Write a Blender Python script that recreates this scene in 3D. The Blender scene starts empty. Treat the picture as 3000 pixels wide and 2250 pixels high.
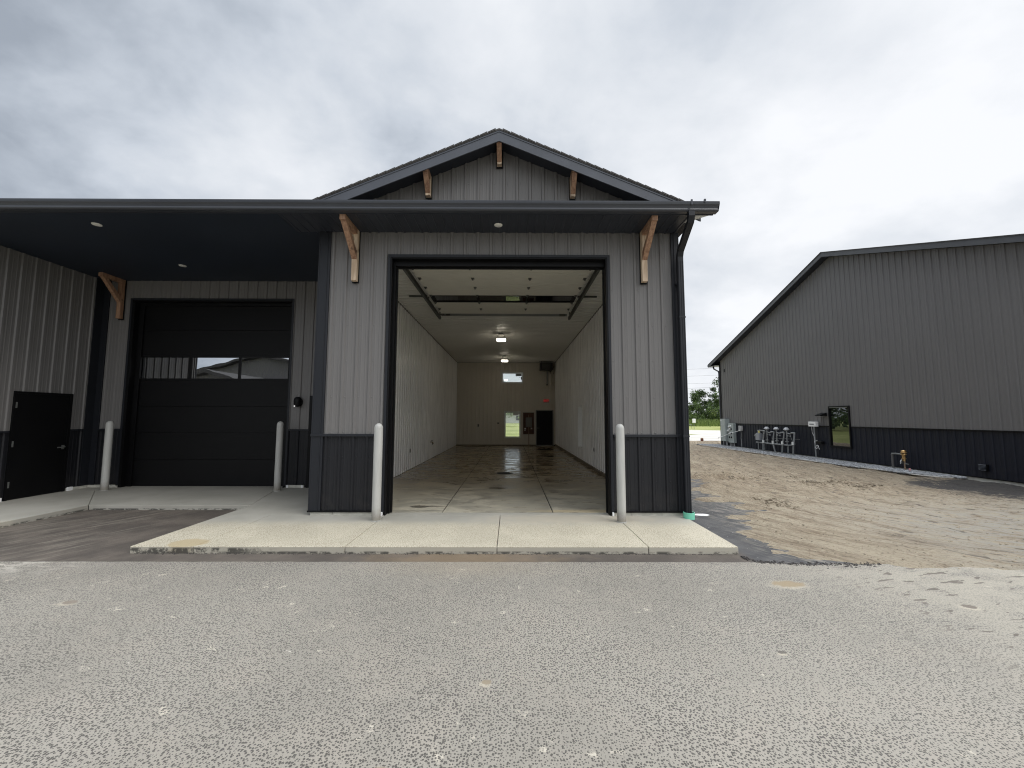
import bpy, math, random
from mathutils import Vector, Matrix
R = math.radians
random.seed(7)
scene = bpy.context.scene
COL = scene.collection

# ------------------------------------------------------------------ camera
cd = bpy.data.cameras.new("camera"); cam = bpy.data.objects.new("camera", cd); COL.objects.link(cam)
cd.sensor_width = 36.0; cd.sensor_fit = 'HORIZONTAL'; cd.lens = 36 * 1171.5 / 3000
cd.clip_start = 0.05; cd.clip_end = 3000
PIT, YAW, ROL = .0828, .0034, .0023
cam.matrix_world = (Matrix.Translation((.1893, -6.9866, 1.622)) @ Matrix.Rotation(-YAW, 4, 'Z')
                    @ Matrix.Rotation(math.pi / 2 + PIT, 4, 'X') @ Matrix.Rotation(ROL, 4, 'Z'))
scene.camera = cam

# ------------------------------------------------------------------ light
SUN_EL, SUN_AZ = R(50), R(122)            # azimuth clockwise from +Y
sd = bpy.data.lights.new("sun", 'SUN'); sd.energy = 1.5; sd.angle = R(38); sd.color = (1, .975, .94)
sun = bpy.data.objects.new("sun", sd); COL.objects.link(sun)
dv = Vector((math.sin(SUN_AZ) * math.cos(SUN_EL), math.cos(SUN_AZ) * math.cos(SUN_EL), math.sin(SUN_EL)))
sun.rotation_euler = dv.to_track_quat('Z', 'Y').to_euler()
sun.location = dv * 60
vs = scene.view_settings
vs.view_transform = 'Standard'; vs.look = 'None'; vs.gamma = 1; vs.exposure = 0.16; vs.use_curve_mapping = False

class NT:
    """small node-tree helper"""
    def __init__(s, tree): s.t = tree; s.n = tree.nodes; s.l = tree.links; s.n.clear()
    def new(s, typ, ins=None, **kw):
        nd = s.n.new(typ)
        for k, v in kw.items(): setattr(nd, k, v)
        for k, v in (ins or {}).items(): s.put(nd.inputs[k], v)
        return nd
    def put(s, sock, v):
        if isinstance(v, bpy.types.NodeSocket): s.l.new(v, sock)
        elif isinstance(v, bpy.types.Node): s.l.new(v.outputs[0], sock)
        else:
            if isinstance(v, (tuple, list)) and len(v) == 3 and sock.type == 'RGBA': v = (*v, 1)
            sock.default_value = v
    def math(s, op, a, b=0.0, c=0.0, clamp=False):
        nd = s.n.new('ShaderNodeMath'); nd.operation = op; nd.use_clamp = clamp
        s.put(nd.inputs[0], a); s.put(nd.inputs[1], b); s.put(nd.inputs[2], c); return nd.outputs[0]
    def mix(s, f, a, b, blend='MIX'):
        nd = s.n.new('ShaderNodeMix'); nd.data_type = 'RGBA'; nd.blend_type = blend
        s.put(nd.inputs[0], f); s.put(nd.inputs[6], a); s.put(nd.inputs[7], b); return nd.outputs[2]
    def noise(s, vec, scale, detail=3, rough=.55, dist=0.0):
        nd = s.new('ShaderNodeTexNoise', {'Vector': vec, 'Scale': scale, 'Detail': detail, 'Roughness': rough, 'Distortion': dist}); return nd.outputs[0]
    def ss(s, v, a, b, lo=0.0, hi=1.0):
        nd = s.n.new('ShaderNodeMapRange'); nd.interpolation_type = 'SMOOTHSTEP'
        s.put(nd.inputs[0], v); nd.inputs[1].default_value = a; nd.inputs[2].default_value = b
        nd.inputs[3].default_value = lo; nd.inputs[4].default_value = hi; return nd.outputs[0]
    def scaled(s, vec, sc, loc=(0, 0, 0), rot=(0, 0, 0)):
        nd = s.new('ShaderNodeMapping', {'Vector': vec}); nd.inputs['Scale'].default_value = sc
        nd.inputs['Location'].default_value = loc; nd.inputs['Rotation'].default_value = rot; return nd.outputs[0]
    def rs(s, vec, ang, sc):
        a = s.new('ShaderNodeMapping', {'Vector': vec}); a.inputs['Rotation'].default_value = (0, 0, ang)
        return s.scaled(a.outputs[0], sc)
    def sep(s, v):
        nd = s.new('ShaderNodeSeparateXYZ', {0: v}); return nd.outputs[0], nd.outputs[1], nd.outputs[2]
    def ellipse(s, x, y, cx, cy, rx, ry, soft=.25, wob=None):
        a = s.math('DIVIDE', s.math('SUBTRACT', x, cx), rx); b = s.math('DIVIDE', s.math('SUBTRACT', y, cy), ry)
        d = s.math('SQRT', s.math('ADD', s.math('MULTIPLY', a, a), s.math('MULTIPLY', b, b)))
        if wob is not None: d = s.math('ADD', d, wob)
        return s.ss(d, 1 + soft, 1 - soft)

# world: overcast sky, cloud layer over the physical sky
world = bpy.data.worlds.new("World"); scene.world = world; world.use_nodes = True
w = NT(world.node_tree)
tc = w.new('ShaderNodeTexCoord')
sky = w.new('ShaderNodeTexSky', sky_type='NISHITA', sun_disc=False, sun_elevation=SUN_EL, sun_rotation=SUN_AZ)
skyc = w.mix(1.0, sky.outputs[0], (.1, .1, .1), 'MULTIPLY')
gx, gy, gz = w.sep(tc.outputs['Generated'])
zc = w.math('MAXIMUM', w.math('ADD', gz, .42), .1)
cv = w.new('ShaderNodeCombineXYZ', {0: w.math('DIVIDE', gx, zc), 1: w.math('DIVIDE', gy, zc), 2: 0.0}).outputs[0]
n1 = w.noise(w.scaled(cv, (1.0, 1.15, 1), (1.3, .4, 0)), 1.7, 6, .52, .25)
n2 = w.noise(w.scaled(cv, (1, 1.1, 1), (7.3, 2.1, 0)), 5.2, 6, .55, .15)
n3 = w.noise(w.scaled(cv, (1, 1, 1), (3.3, 9.1, 0)), .8, 2, .5)
val = w.math('ADD', w.math('ADD', w.math('MULTIPLY', n1, .55), w.math('MULTIPLY', n2, .27)), w.math('MULTIPLY', n3, .34))
val = w.math('ADD', val, w.math('ADD', w.math('MULTIPLY', gx, .16), -.012))
val = w.math('ADD', val, w.ss(gz, .75, .0, 0, .035))
ramp = w.new('ShaderNodeValToRGB', {0: val}); cr = ramp.color_ramp
cr.elements[0].position = .38; cr.elements[0].color = (.33, .37, .43, 1)
cr.elements[1].position = .74; cr.elements[1].color = (.88, .895, .925, 1)
for p, c in ((.445, (.44, .485, .55)), (.505, (.56, .605, .67)), (.575, (.68, .715, .765))):
    e = cr.elements.new(p); e.color = (*c, 1)
cl = w.mix(.965, skyc, ramp.outputs[0])
hz = w.ss(gz, .10, .0)
cl = w.mix(w.math('MULTIPLY', hz, .6), cl, (.74, .765, .80))
# an overcast sky is brightest overhead and, here, towards the hidden sun behind the camera
boost = w.math('ADD', w.math('ADD', 1.0, w.ss(gz, .775, .98, 0, 5.0)), w.ss(gy, .1, -.8, 0, .3))
bg = w.new('ShaderNodeBackground', {'Color': cl, 'Strength': boost})
w.l.new(bg.outputs[0], w.new('ShaderNodeOutputWorld').inputs[0])

# ------------------------------------------------------------------ materials
def newmat(name):
    m = bpy.data.materials.new(name); m.use_nodes = True
    t = NT(m.node_tree); out = t.new('ShaderNodeOutputMaterial'); b = t.new('ShaderNodeBsdfPrincipled')
    t.l.new(b.outputs[0], out.inputs[0]); t.co = t.new('ShaderNodeTexCoord').outputs['Object']; t.b = b; t.out = out
    return m, t
def simple(name, col, rough=.5, metal=0.0, var=.08, scale=3.0, bump=0.0, bscale=30, stretch=(1, 1, 1), spec=.5):
    m, t = newmat(name)
    v = t.scaled(t.co, stretch)
    n = t.noise(v, scale, 4)
    f = t.ss(n, .3, .7)
    c = t.mix(f, tuple(x * (1 - var) for x in col), tuple(min(1, x * (1 + var)) for x in col))
    t.put(t.b.inputs['Base Color'], c)
    t.put(t.b.inputs['Roughness'], t.math('ADD', rough - .06, t.math('MULTIPLY', n, .12)))
    t.b.inputs['Metallic'].default_value = metal
    t.b.inputs['Specular IOR Level'].default_value = spec
    if bump:
        bn = t.new('ShaderNodeBump', {'Height': t.noise(v, bscale, 4), 'Strength': bump, 'Distance': .01})
        t.put(t.b.inputs['Normal'], bn.outputs[0])
    return m
def sheet(name, col, rough=.42, dirt=.0):
    """painted steel sheet: slight waviness, faint grime streaks running down"""
    m, t = newmat(name)
    st = t.noise(t.scaled(t.co, (9, 9, .5)), 1.6, 4)
    big = t.noise(t.co, .7, 3)
    fine = t.noise(t.co, 160, 2)
    f = t.math('ADD', t.math('MULTIPLY', st, .5), t.math('MULTIPLY', big, .5))
    c = t.mix(t.ss(f, .35, .65), tuple(x * .96 for x in col), tuple(x * 1.035 for x in col))
    c = t.mix(t.math('MULTIPLY', fine, .10), c, tuple(min(1, x * 1.5) for x in col))
    if dirt:
        x, y, z = t.sep(t.co)
        g = t.math('MULTIPLY', t.ss(z, .75, .0), t.ss(t.noise(t.co, 7, 4), .35, .75))
        c = t.mix(t.math('MULTIPLY', g, dirt), c, (.22, .19, .15))
    t.put(t.b.inputs['Base Color'], c)
    t.put(t.b.inputs['Roughness'], t.math('ADD', rough - .08, t.math('MULTIPLY', st, .16)))
    t.b.inputs['Specular IOR Level'].default_value = .35
    bn = t.new('ShaderNodeBump', {'Height': t.noise(t.scaled(t.co, (3, 3, .8)), 1.2, 2), 'Strength': .25, 'Distance': .02})
    t.put(t.b.inputs['Normal'], bn.outputs[0])
    return m
M = {}
M['siding'] = sheet('grey_steel_siding', (.150, .144, .140), .42)
M['siding2'] = sheet('grey_steel_siding_far', (.150, .145, .143), .48)
M['dark'] = sheet('charcoal_steel', (.0085, .0090, .0115), .5, .05)
M['dark2'] = sheet('charcoal_steel_far', (.007, .009, .017), .5, .04)
M['trim'] = sheet('charcoal_trim', (.012, .0135, .0175), .5)
M['black'] = simple('black_trim', (.0035, .0035, .004), .5, bump=.05, bscale=6, spec=.2)
M['gutter'] = simple('gutter_steel', (.040, .044, .054), .30, bump=.04, bscale=4, stretch=(.3, 1, 1))
M['fascia'] = simple('fascia_steel', (.060, .066, .080), .35)
M['soffit'] = simple('soffit_steel', (.026, .030, .040), .42)
M['porch'] = simple('porch_ceiling', (.013, .020, .034), .55, var=.12, scale=.7)
M['liner'] = sheet('white_liner_panel', (.80, .79, .765), .28)
M['linerback'] = sheet('cream_liner_panel', (.60, .56, .48), .36)
M['ceilliner'] = sheet('white_ceiling_panel', (.68, .67, .62), .42)
M['curb'] = simple('inside_curb_concrete', (.16, .13, .09), .7, var=.2)
M['doorwhite'] = simple('white_door_panel', (.64, .62, .54), .5, var=.03)
M['galv'] = simple('galvanised_steel', (.22, .225, .215), .45, .6)
M['hinge'] = simple('hinge_steel', (.10, .10, .09), .4, .7)
def m_bollard():
    m, t = newmat('bollard_cover_grey'); x, y, z = t.sep(t.co)
    n = t.noise(t.co, 14, 5, .6); c = t.mix(t.ss(t.noise(t.scaled(t.co, (8, 8, 1)), 2, 4), .35, .7), (.38, .378, .355), (.44, .437, .412))
    g = t.math('MULTIPLY', t.ss(t.math('ADD', z, t.math('MULTIPLY', n, -.22)), .14, -.10), .8)
    c = t.mix(g, c, (.20, .18, .145))
    c = t.mix(t.math('MULTIPLY', t.ss(t.noise(t.scaled(t.co, (9, 9, 30)), 3, 4), .66, .72), .35), c, (.26, .25, .23))
    t.put(t.b.inputs['Base Color'], c); t.put(t.b.inputs['Roughness'], t.math('ADD', .40, t.math('MULTIPLY', n, .2)))
    bn = t.new('ShaderNodeBump', {'Height': n, 'Strength': .08, 'Distance': .005}); t.put(t.b.inputs['Normal'], bn.outputs[0]); return m
M['bollard'] = m_bollard()
M['pvc'] = simple('mint_green_pipe', (.18, .56, .40), .4, var=.05)
M['white'] = simple('white_plastic', (.86, .86, .85), .4, var=.03)
M['offwhite'] = simple('white_frame', (.70, .71, .69), .4, var=.03)
M['cabinet'] = simple('grey_green_cabinet', (.34, .38, .37), .42, var=.07)
M['pipe'] = simple('painted_grey_pipe', (.24, .25, .25), .5, var=.15, scale=9)
M['brass'] = simple('brass', (.55, .36, .16), .38, .8, var=.3, scale=14)
M['copper'] = simple('dull_copper', (.30, .22, .15), .45, .6, var=.3, scale=14)
M['conduit'] = simple('pvc_conduit', (.36, .36, .36), .5, var=.1)
M['heater'] = simple('heater_case', (.022, .023, .026), .4)
M['panelbox'] = simple('breaker_box_grey', (.16, .16, .14), .45)
M['lensoff'] = simple('unlit_lens', (.74, .73, .68), .35, var=.02)
M['pinkflag'] = simple('pink_marker', (.75, .35, .35), .6)
M['yellowtag'] = simple('yellow_tag', (.75, .66, .18), .6)
M['darkcore'] = simple('dark_core', (.02, .02, .02), .8)
M['signwhite'] = simple('sign_white', (.72, .72, .72), .5)
M['stick'] = simple('sticker_grey', (.23, .24, .25), .6)
M['wire'] = simple('wire_black', (.03, .03, .03), .6)

def glass(name, tint=(.9, .93, .92), dark=0.0, rough=.0):
    m, t = newmat(name); t.n.remove(t.b)
    tr = t.new('ShaderNodeBsdfTransparent', {'Color': tint}); gl = t.new('ShaderNodeBsdfGlossy', {'Color': (1, 1, 1, 1), 'Roughness': rough})
    fr = t.new('ShaderNodeFresnel', {'IOR': 1.5})
    bn = t.new('ShaderNodeBump', {'Height': t.noise(t.co, 1.3, 2), 'Strength': .06, 'Distance': .02}); t.l.new(bn.outputs[0], gl.inputs['Normal'])
    f = t.math('ADD', t.math('MULTIPLY', fr.outputs[0], 1.6), .02, clamp=True)
    mx = t.new('ShaderNodeMixShader', {0: f, 1: tr.outputs[0], 2: gl.outputs[0]}); t.l.new(mx.outputs[0], t.out.inputs[0]); return m
M['glass'] = glass('window_glass')
def darkglass(name, base, ior=1.5, boost=1.0):
    m, t = newmat(name); t.n.remove(t.b)
    df = t.new('ShaderNodeBsdfDiffuse', {'Color': base}); gl = t.new('ShaderNodeBsdfGlossy', {'Color': (.95, .97, 1, 1), 'Roughness': .01})
    bn = t.new('ShaderNodeBump', {'Height': t.noise(t.co, 1.1, 2), 'Strength': .10, 'Distance': .02}); t.l.new(bn.outputs[0], gl.inputs['Normal'])
    fr = t.new('ShaderNodeFresnel', {'IOR': ior}); f = t.math('ADD', t.math('MULTIPLY', fr.outputs[0], 1.0), boost, clamp=True)
    mx = t.new('ShaderNodeMixShader', {0: f, 1: df.outputs[0], 2: gl.outputs[0]}); t.l.new(mx.outputs[0], t.out.inputs[0]); return m
M['tint'] = darkglass('tinted_glass', (.008, .009, .010, 1), 1.6, .50)
M['tint2'] = darkglass('black_glazing', (.006, .006, .006, 1), 1.45, .02)
M['glassdark'] = darkglass('dark_window_glass', (.010, .012, .010, 1), 1.5, .09)
def emis(name, col, st):
    m, t = newmat(name); t.n.remove(t.b)
    e = t.new('ShaderNodeEmission', {'Color': col, 'Strength': st}); t.l.new(e.outputs[0], t.out.inputs[0]); return m
M['lamp'] = emis('lamp_glow', (1, .91, .76, 1), 20)
M['red'] = emis('exit_red', (1, .06, .06, 1), .32)
M['led'] = emis('led_white', (1, 1, 1, 1), 1.0)

def wood(name, c1, c2, sc=1.0):
    m, t = newmat(name)
    g = t.noise(t.scaled(t.co, (26, 26, 2.2)), sc, 5, .6, .6)
    k = t.noise(t.co, 5, 3)
    c = t.mix(t.ss(g, .3, .7), c1, c2)
    c = t.mix(t.math('MULTIPLY', t.ss(k, .62, .72), .7), c, tuple(x * .35 for x in c1))
    t.put(t.b.inputs['Base Color'], c); t.b.inputs['Roughness'].default_value = .6
    bn = t.new('ShaderNodeBump', {'Height': g, 'Strength': .3, 'Distance': .004}); t.put(t.b.inputs['Normal'], bn.outputs[0]); return m
M['wood'] = wood('stained_cedar', (.21, .11, .065), (.40, .24, .15))
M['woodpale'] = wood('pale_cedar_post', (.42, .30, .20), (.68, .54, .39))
M['plywood'] = wood('red_brown_plywood', (.055, .018, .008), (.12, .045, .018))
M['bark'] = simple('bark', (.07, .055, .04), .9, var=.3, scale=6, bump=.4, bscale=20)

def m_shingle():
    m, t = newmat('asphalt_shingles')
    br = t.new('ShaderNodeTexBrick', {'Vector': t.scaled(t.co, (1, 1, 1)), 'Color1': (.035, .033, .032, 1), 'Color2': (.06, .056, .054, 1), 'Mortar': (.012, .012, .012, 1), 'Scale': 3.4, 'Mortar Size': .02})
    n = t.noise(t.co, 90, 2)
    t.put(t.b.inputs['Base Color'], t.mix(t.math('MULTIPLY', n, .5), br.outputs[0], (.09, .085, .08)))
    t.b.inputs['Roughness'].default_value = .9
    bn = t.new('ShaderNodeBump', {'Height': n, 'Strength': .5, 'Distance': .01}); t.put(t.b.inputs['Normal'], bn.outputs[0]); return m
M['shingle'] = m_shingle()

def raindrops(t, v2, scale=64, lo=.30, hi=.42, skip=.35):
    """wet drop marks: rounded spots of varied size, some cells left dry"""
    nz = t.new('ShaderNodeTexNoise', {'Vector': v2, 'Scale': scale * .8, 'Detail': 1.0}).outputs[1]
    off = t.new('ShaderNodeVectorMath', {0: nz}, operation='SCALE'); off.inputs['Scale'].default_value = .5 / scale
    vv = t.new('ShaderNodeVectorMath', {0: v2, 1: off.outputs[0]}, operation='ADD').outputs[0]
    vo = t.new('ShaderNodeTexVoronoi', {'Vector': vv, 'Scale': scale, 'Randomness': 1.0}, voronoi_dimensions='2D')
    rnd = t.sep(vo.outputs['Color'])[0]
    dens = t.noise(v2, 1.1, 3)
    rad = t.math('ADD', t.math('MULTIPLY', rnd, .30), t.math('MULTIPLY', t.math('SUBTRACT', dens, .5), .3))
    return t.ss(t.math('SUBTRACT', t.math('ADD', rad, .145), vo.outputs['Distance']), -.035, .035)

def m_asphalt():
    m, t = newmat('rain_spotted_asphalt')
    x, y, z = t.sep(t.co)
    v2 = t.co
    big = t.noise(v2, .55, 4); mid = t.noise(v2, 3.5, 5, .6); fine = t.noise(v2, 260, 2)
    wob = t.math('MULTIPLY', t.math('SUBTRACT', t.noise(v2, 9, 4), .5), 1.4)
    wob2 = t.math('MULTIPLY', t.math('SUBTRACT', t.noise(v2, 16, 5, .65), .5), 1.5)
    base = t.mix(t.ss(big, .35, .65), (.240, .223, .188), (.292, .272, .231))
    base = t.mix(t.ss(mid, .4, .75, 0, .4), base, (.33, .295, .245))
    # sandy wash to the right and along the dirt edge, with broken edges
    sand = t.math('MULTIPLY', t.ss(t.math('ADD', x, t.math('MULTIPLY', wob, 1.0)), 2.4, 5.0), t.ss(t.math('ADD', y, t.math('MULTIPLY', wob, .4)), -5.4, -2.7))
    sandn = t.math('MULTIPLY', sand, t.ss(t.noise(t.scaled(v2, (1, 2.3, 1)), 2.2, 6, .65), .28, .56))
    base = t.mix(t.math('MULTIPLY', sandn, .9), base, (.345, .318, .258))
    bl = t.ss(t.noise(v2, 6.5, 6, .62), .635, .72)
    base = t.mix(t.math('MULTIPLY', bl, .8), base, (.50, .455, .37))
    drop = raindrops(t, v2)
    agg = t.ss(fine, .35, .7)
    c = t.mix(t.math('MULTIPLY', agg, .22), base, (.135, .122, .108))
    c = t.mix(t.math('MULTIPLY', drop, t.math('SUBTRACT', .90, t.math('MULTIPLY', sandn, .5))), c, (.038, .034, .029))
    gr = t.ss(t.noise(v2, 150, 2), .60, .72)
    c = t.mix(t.math('MULTIPLY', gr, .45), c, (.42, .39, .34))
    # orange-brown silt by the apron centre
    o = t.ellipse(x, y, -.35, -2.22, .8, .28, .9, wob)
    c = t.mix(t.math('MULTIPLY', o, .14), c, (.36, .28, .17))
    # light scuffs
    s1 = t.ss(t.noise(t.rs(v2, .5, (1.2, 6, 1)), 2.3, 5, .7), .69, .74)
    c = t.mix(t.math('MULTIPLY', s1, .75), c, (.50, .47, .41))
    sx = t.math('MULTIPLY', t.ss(x, -4.2, -6.2), t.ss(y, -2.7, -2.25))
    c = t.mix(t.math('MULTIPLY', sx, t.ss(t.noise(t.scaled(v2, (1, 3, 1)), 4, 5, .7), .42, .6)), c, (.46, .43, .37))
    # individual little silt puddles with pale rims
    for cx, cy, rx, ry, col in PUDDLES:
        rim = t.ellipse(x, y, cx - .01, cy - .02, rx * 1.15, ry * 1.3, .5, wob2)
        c = t.mix(t.math('MULTIPLY', rim, .45), c, (.48, .43, .33))
        c = t.mix(t.math('MULTIPLY', t.ellipse(x, y, cx, cy, rx, ry, .16, t.math('MULTIPLY', wob2, 1.1)), .85), c, col)
    # damp stretched marks, right side
    d = t.ss(t.noise(t.rs(v2, -.25, (2.0, 6.5, 1)), 2.3, 3, .5), .615, .64)
    d = t.math('MULTIPLY', d, t.math('MULTIPLY', t.ss(x, 3.2, 4.2), t.ss(y, -5.8, -4.8)))
    c = t.mix(t.math('MULTIPLY', d, .85), c, (.095, .078, .065))
    t.put(t.b.inputs['Base Color'], c)
    t.put(t.b.inputs['Roughness'], t.math('SUBTRACT', .85, t.math('MULTIPLY', drop, .25)))
    h = t.math('ADD', t.math('MULTIPLY', fine, .5), t.math('MULTIPLY', mid, .6))
    bn = t.new('ShaderNodeBump', {'Height': h, 'Strength': .35, 'Distance': .01}); t.put(t.b.inputs['Normal'], bn.outputs[0]); return m
TAN = (.21, .17, .115)
PUDDLES = [(3.05, -2.735, .16, .075, (.24, .185, .11)), (4.35, -3.22, .06, .04, (.11, .09, .075)),
           (-.43, -4.92, .035, .035, TAN), (.04, -4.26, .03, .022, TAN), (-3.03, -4.66, .16, .04, (.17, .135, .095)),
           (-3.85, -3.15, .07, .035, (.17, .14, .11)), (-1.95, -5.35, .03, .025, TAN), (2.17, -3.93, .03, .018, (.08, .07, .06))]
M['asphalt'] = m_asphalt()

def m_darkasphalt(name, dusty=.42):
    m, t = newmat(name)
    x, y, z = t.sep(t.co)
    wob = t.math('MULTIPLY', t.math('SUBTRACT', t.noise(t.co, 6, 5), .5), 1.4)
    base = t.mix(t.ss(t.noise(t.co, 2.2, 5, .6), .35, .7), (.052, .042, .034), (.100, .082, .066))
    fine = t.noise(t.co, 240, 2)
    base = t.mix(t.math('MULTIPLY', fine, .2), base, (.20, .18, .155))
    # dusty wheel tracks sweeping across the patch
    yy = t.math('SUBTRACT', y, t.math('MULTIPLY', t.math('ADD', x, 6.3), .95))
    tr = t.noise(t.rs(t.co, -1.10, (.45, 3.6, 1)), 2.6, 8, .75)
    trm = t.math('MULTIPLY', t.ss(tr, .45, .66), t.ss(t.math('ADD', x, t.math('MULTIPLY', y, .35)), -5.15, -6.2))
    c = t.mix(t.math('MULTIPLY', trm, dusty), base, (.26, .235, .19))
    tr2 = t.ss(t.noise(t.rs(t.co, -1.10, (.5, 9, 1)), 2.4, 6, .75), .60, .68)
    c = t.mix(t.math('MULTIPLY', tr2, t.math('MULTIPLY', t.ss(x, -4.9, -5.6), dusty)), c, (.36, .33, .28))
    # sandy spill near the apron corner right
    c = t.mix(t.ss(x, 3.0, 3.2), c, t.mix(t.ss(t.noise(t.co, 3, 5, .6), .35, .7), (.045, .045, .047), (.085, .083, .082)))
    s = t.math('MULTIPLY', t.ss(t.math('ADD', x, t.math('MULTIPLY', y, -.12)), 3.3, 4.1), t.ss(t.noise(t.rs(t.co, 1.0, (1.5, 7, 1)), 2.6, 8, .75), .46, .60))
    c = t.mix(t.math('MULTIPLY', s, .7), c, (.27, .245, .20))
    wt = t.ellipse(x, y, 3.555, .23, .13, .07, .2, wob)
    c = t.mix(wt, c, (.85, .85, .83))
    o = t.ellipse(x, y, -.35, -2.0, .95, .25, .7, wob)
    c = t.mix(t.math('MULTIPLY', o, .5), c, (.23, .165, .095))
    n = t.math('MULTIPLY', t.ss(x, 3.1, 3.3), t.ss(t.noise(t.co, 26, 3), .70, .74))
    c = t.mix(t.math('MULTIPLY', n, .9), c, (.62, .60, .56))
    t.put(t.b.inputs['Base Color'], c); t.b.inputs['Roughness'].default_value = .8
    bn = t.new('ShaderNodeBump', {'Height': t.math('ADD', fine, t.math('MULTIPLY', tr, 1.5)), 'Strength': .4, 'Distance': .012}); t.put(t.b.inputs['Normal'], bn.outputs[0]); return m
M['patch'] = m_darkasphalt('dark_patch_asphalt')

def m_concrete():
    m, t = newmat('broom_finished_concrete')
    x, y, z = t.sep(t.co)
    big = t.noise(t.co, .9, 4); mid = t.noise(t.co, 5, 5, .6); fine = t.noise(t.co, 200, 2)
    wob = t.math('MULTIPLY', t.math('SUBTRACT', mid, .5), 1.3)
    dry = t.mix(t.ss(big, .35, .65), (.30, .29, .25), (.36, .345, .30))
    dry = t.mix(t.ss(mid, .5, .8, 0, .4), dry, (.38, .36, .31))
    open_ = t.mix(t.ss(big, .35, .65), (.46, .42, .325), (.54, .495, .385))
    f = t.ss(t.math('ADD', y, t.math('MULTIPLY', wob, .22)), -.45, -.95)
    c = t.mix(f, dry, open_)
    dr = t.math('MULTIPLY', t.math('MULTIPLY', raindrops(t, t.co, 66), f), t.ss(z, -.012, -.004))
    c = t.mix(t.math('MULTIPLY', dr, .78), c, (.20, .17, .115))
    c = t.mix(t.math('MULTIPLY', t.ss(fine, .3, .7), .15), c, (.20, .19, .16))
    st = t.ellipse(x, y, -3.95, -1.67, .23, .17, .12, t.math('MULTIPLY', wob, .7))
    c = t.mix(t.math('MULTIPLY', st, .8), c, (.36, .29, .17))
    sil = t.ellipse(x, y, 1.2, -.42, 1.3, .25, .6, wob)
    c = t.mix(t.math('MULTIPLY', sil, .2), c, (.62, .50, .33))
    # mildew and splashed dirt on the exposed slab edge
    e = t.math('MULTIPLY', t.ss(z, -.045, -.074), t.ss(t.noise(t.scaled(t.co, (1, 1, 1.6)), 7, 6, .7), .42, .56))
    lft = t.math('MULTIPLY', t.ss(z, -.006, -.03), t.math('MULTIPLY', t.ss(t.noise(t.co, 9, 6, .7), .43, .56), t.math('MULTIPLY', t.ss(x, -2.6, -3.3), t.ss(y, -1.6, -1.75))))
    e = t.math('MAXIMUM', e, lft)
    vt = t.math('MULTIPLY', t.ss(z, -.006, -.012), t.ss(y, -1.78, -1.80))
    c = t.mix(t.math('MULTIPLY', vt, .45), c, (.30, .29, .26))
    c = t.mix(t.math('MULTIPLY', e, .88), c, (.035, .033, .028))
    t.put(t.b.inputs['Base Color'], c); t.b.inputs['Roughness'].default_value = .75
    bn = t.new('ShaderNodeBump', {'Height': t.math('ADD', fine, mid), 'Strength': .2, 'Distance': .006}); t.put(t.b.inputs['Normal'], bn.outputs[0]); return m
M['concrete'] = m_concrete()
M['block'] = simple('foundation_concrete', (.50, .49, .43), .8, var=.14, scale=6, bump=.3, bscale=40)

def m_floor():
    m, t = newmat('damp_garage_floor')
    x, y, z = t.sep(t.co)
    v = t.scaled(t.co, (1, 1.0, 1))
    sw = t.noise(t.scaled(t.co, (.8, 1.5, 1)), 1.5, 6, .62, 1.2)
    sm = t.noise(t.scaled(t.co, (1, 1.9, 1)), 4.2, 5, .62, .8)
    wob = t.math('MULTIPLY', t.math('SUBTRACT', sm, .5), 1.6)
    deep = t.ss(t.math('ADD', y, t.math('MULTIPLY', wob, 1.2)), .4, 5.0)
    front = t.mix(t.ss(sw, .35, .65), (.25, .235, .19), (.42, .385, .30))
    back = t.mix(t.ss(sw, .35, .65), (.205, .155, .095), (.40, .325, .215))
    c = t.mix(deep, front, back)
    wet = t.ss(sm, .54, .70)
    c = t.mix(t.math('MULTIPLY', wet, .6), c, (.075, .055, .033))
    silt = t.ellipse(x, y, 1.55, .10, .9, .10, .5, wob)
    c = t.mix(t.math('MULTIPLY', silt, .6), c, (.48, .38, .22))
    p = t.ellipse(x, y, -1.46, .44, .17, .10, .1, t.math('MULTIPLY', wob, .8))
    p = t.math('MAXIMUM', p, t.ellipse(x, y, -1.2, .47, .25, .03, .2, wob))
    p = t.math('MAXIMUM', p, t.ellipse(x, y, -.12, 2.35, .2, .09, .2, wob))
    p = t.math('MAXIMUM', p, t.ellipse(x, y, 2.0, 13.6, .5, .5, .15, wob))
    p = t.math('MAXIMUM', p, t.ellipse(x, y, 2.1, 9.9, .55, .35, .15, wob))
    p = t.math('MAXIMUM', p, t.ellipse(x, y, -1.9, 15.2, .7, .5, .15, wob))
    c = t.mix(t.math('MULTIPLY', p, .8), c, (.035, .028, .02))
    t.put(t.b.inputs['Base Color'], c)
    r = t.math('SUBTRACT', t.math('ADD', t.ss(sw, .35, .65, .09, .38), t.ss(y, 6.0, .3, 0, .33)), t.math('MULTIPLY', wet, .08))
    r = t.math('SUBTRACT', r, t.math('MULTIPLY', p, .3), clamp=True)
    t.put(t.b.inputs['Roughness'], t.math('MAXIMUM', r, .05))
    bn = t.new('ShaderNodeBump', {'Height': t.noise(t.scaled(t.co, (1.2, 2.5, 1)), 5, 4, .6), 'Strength': .09, 'Distance': .02}); t.put(t.b.inputs['Normal'], bn.outputs[0]); return m
M['floor'] = m_floor()

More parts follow.
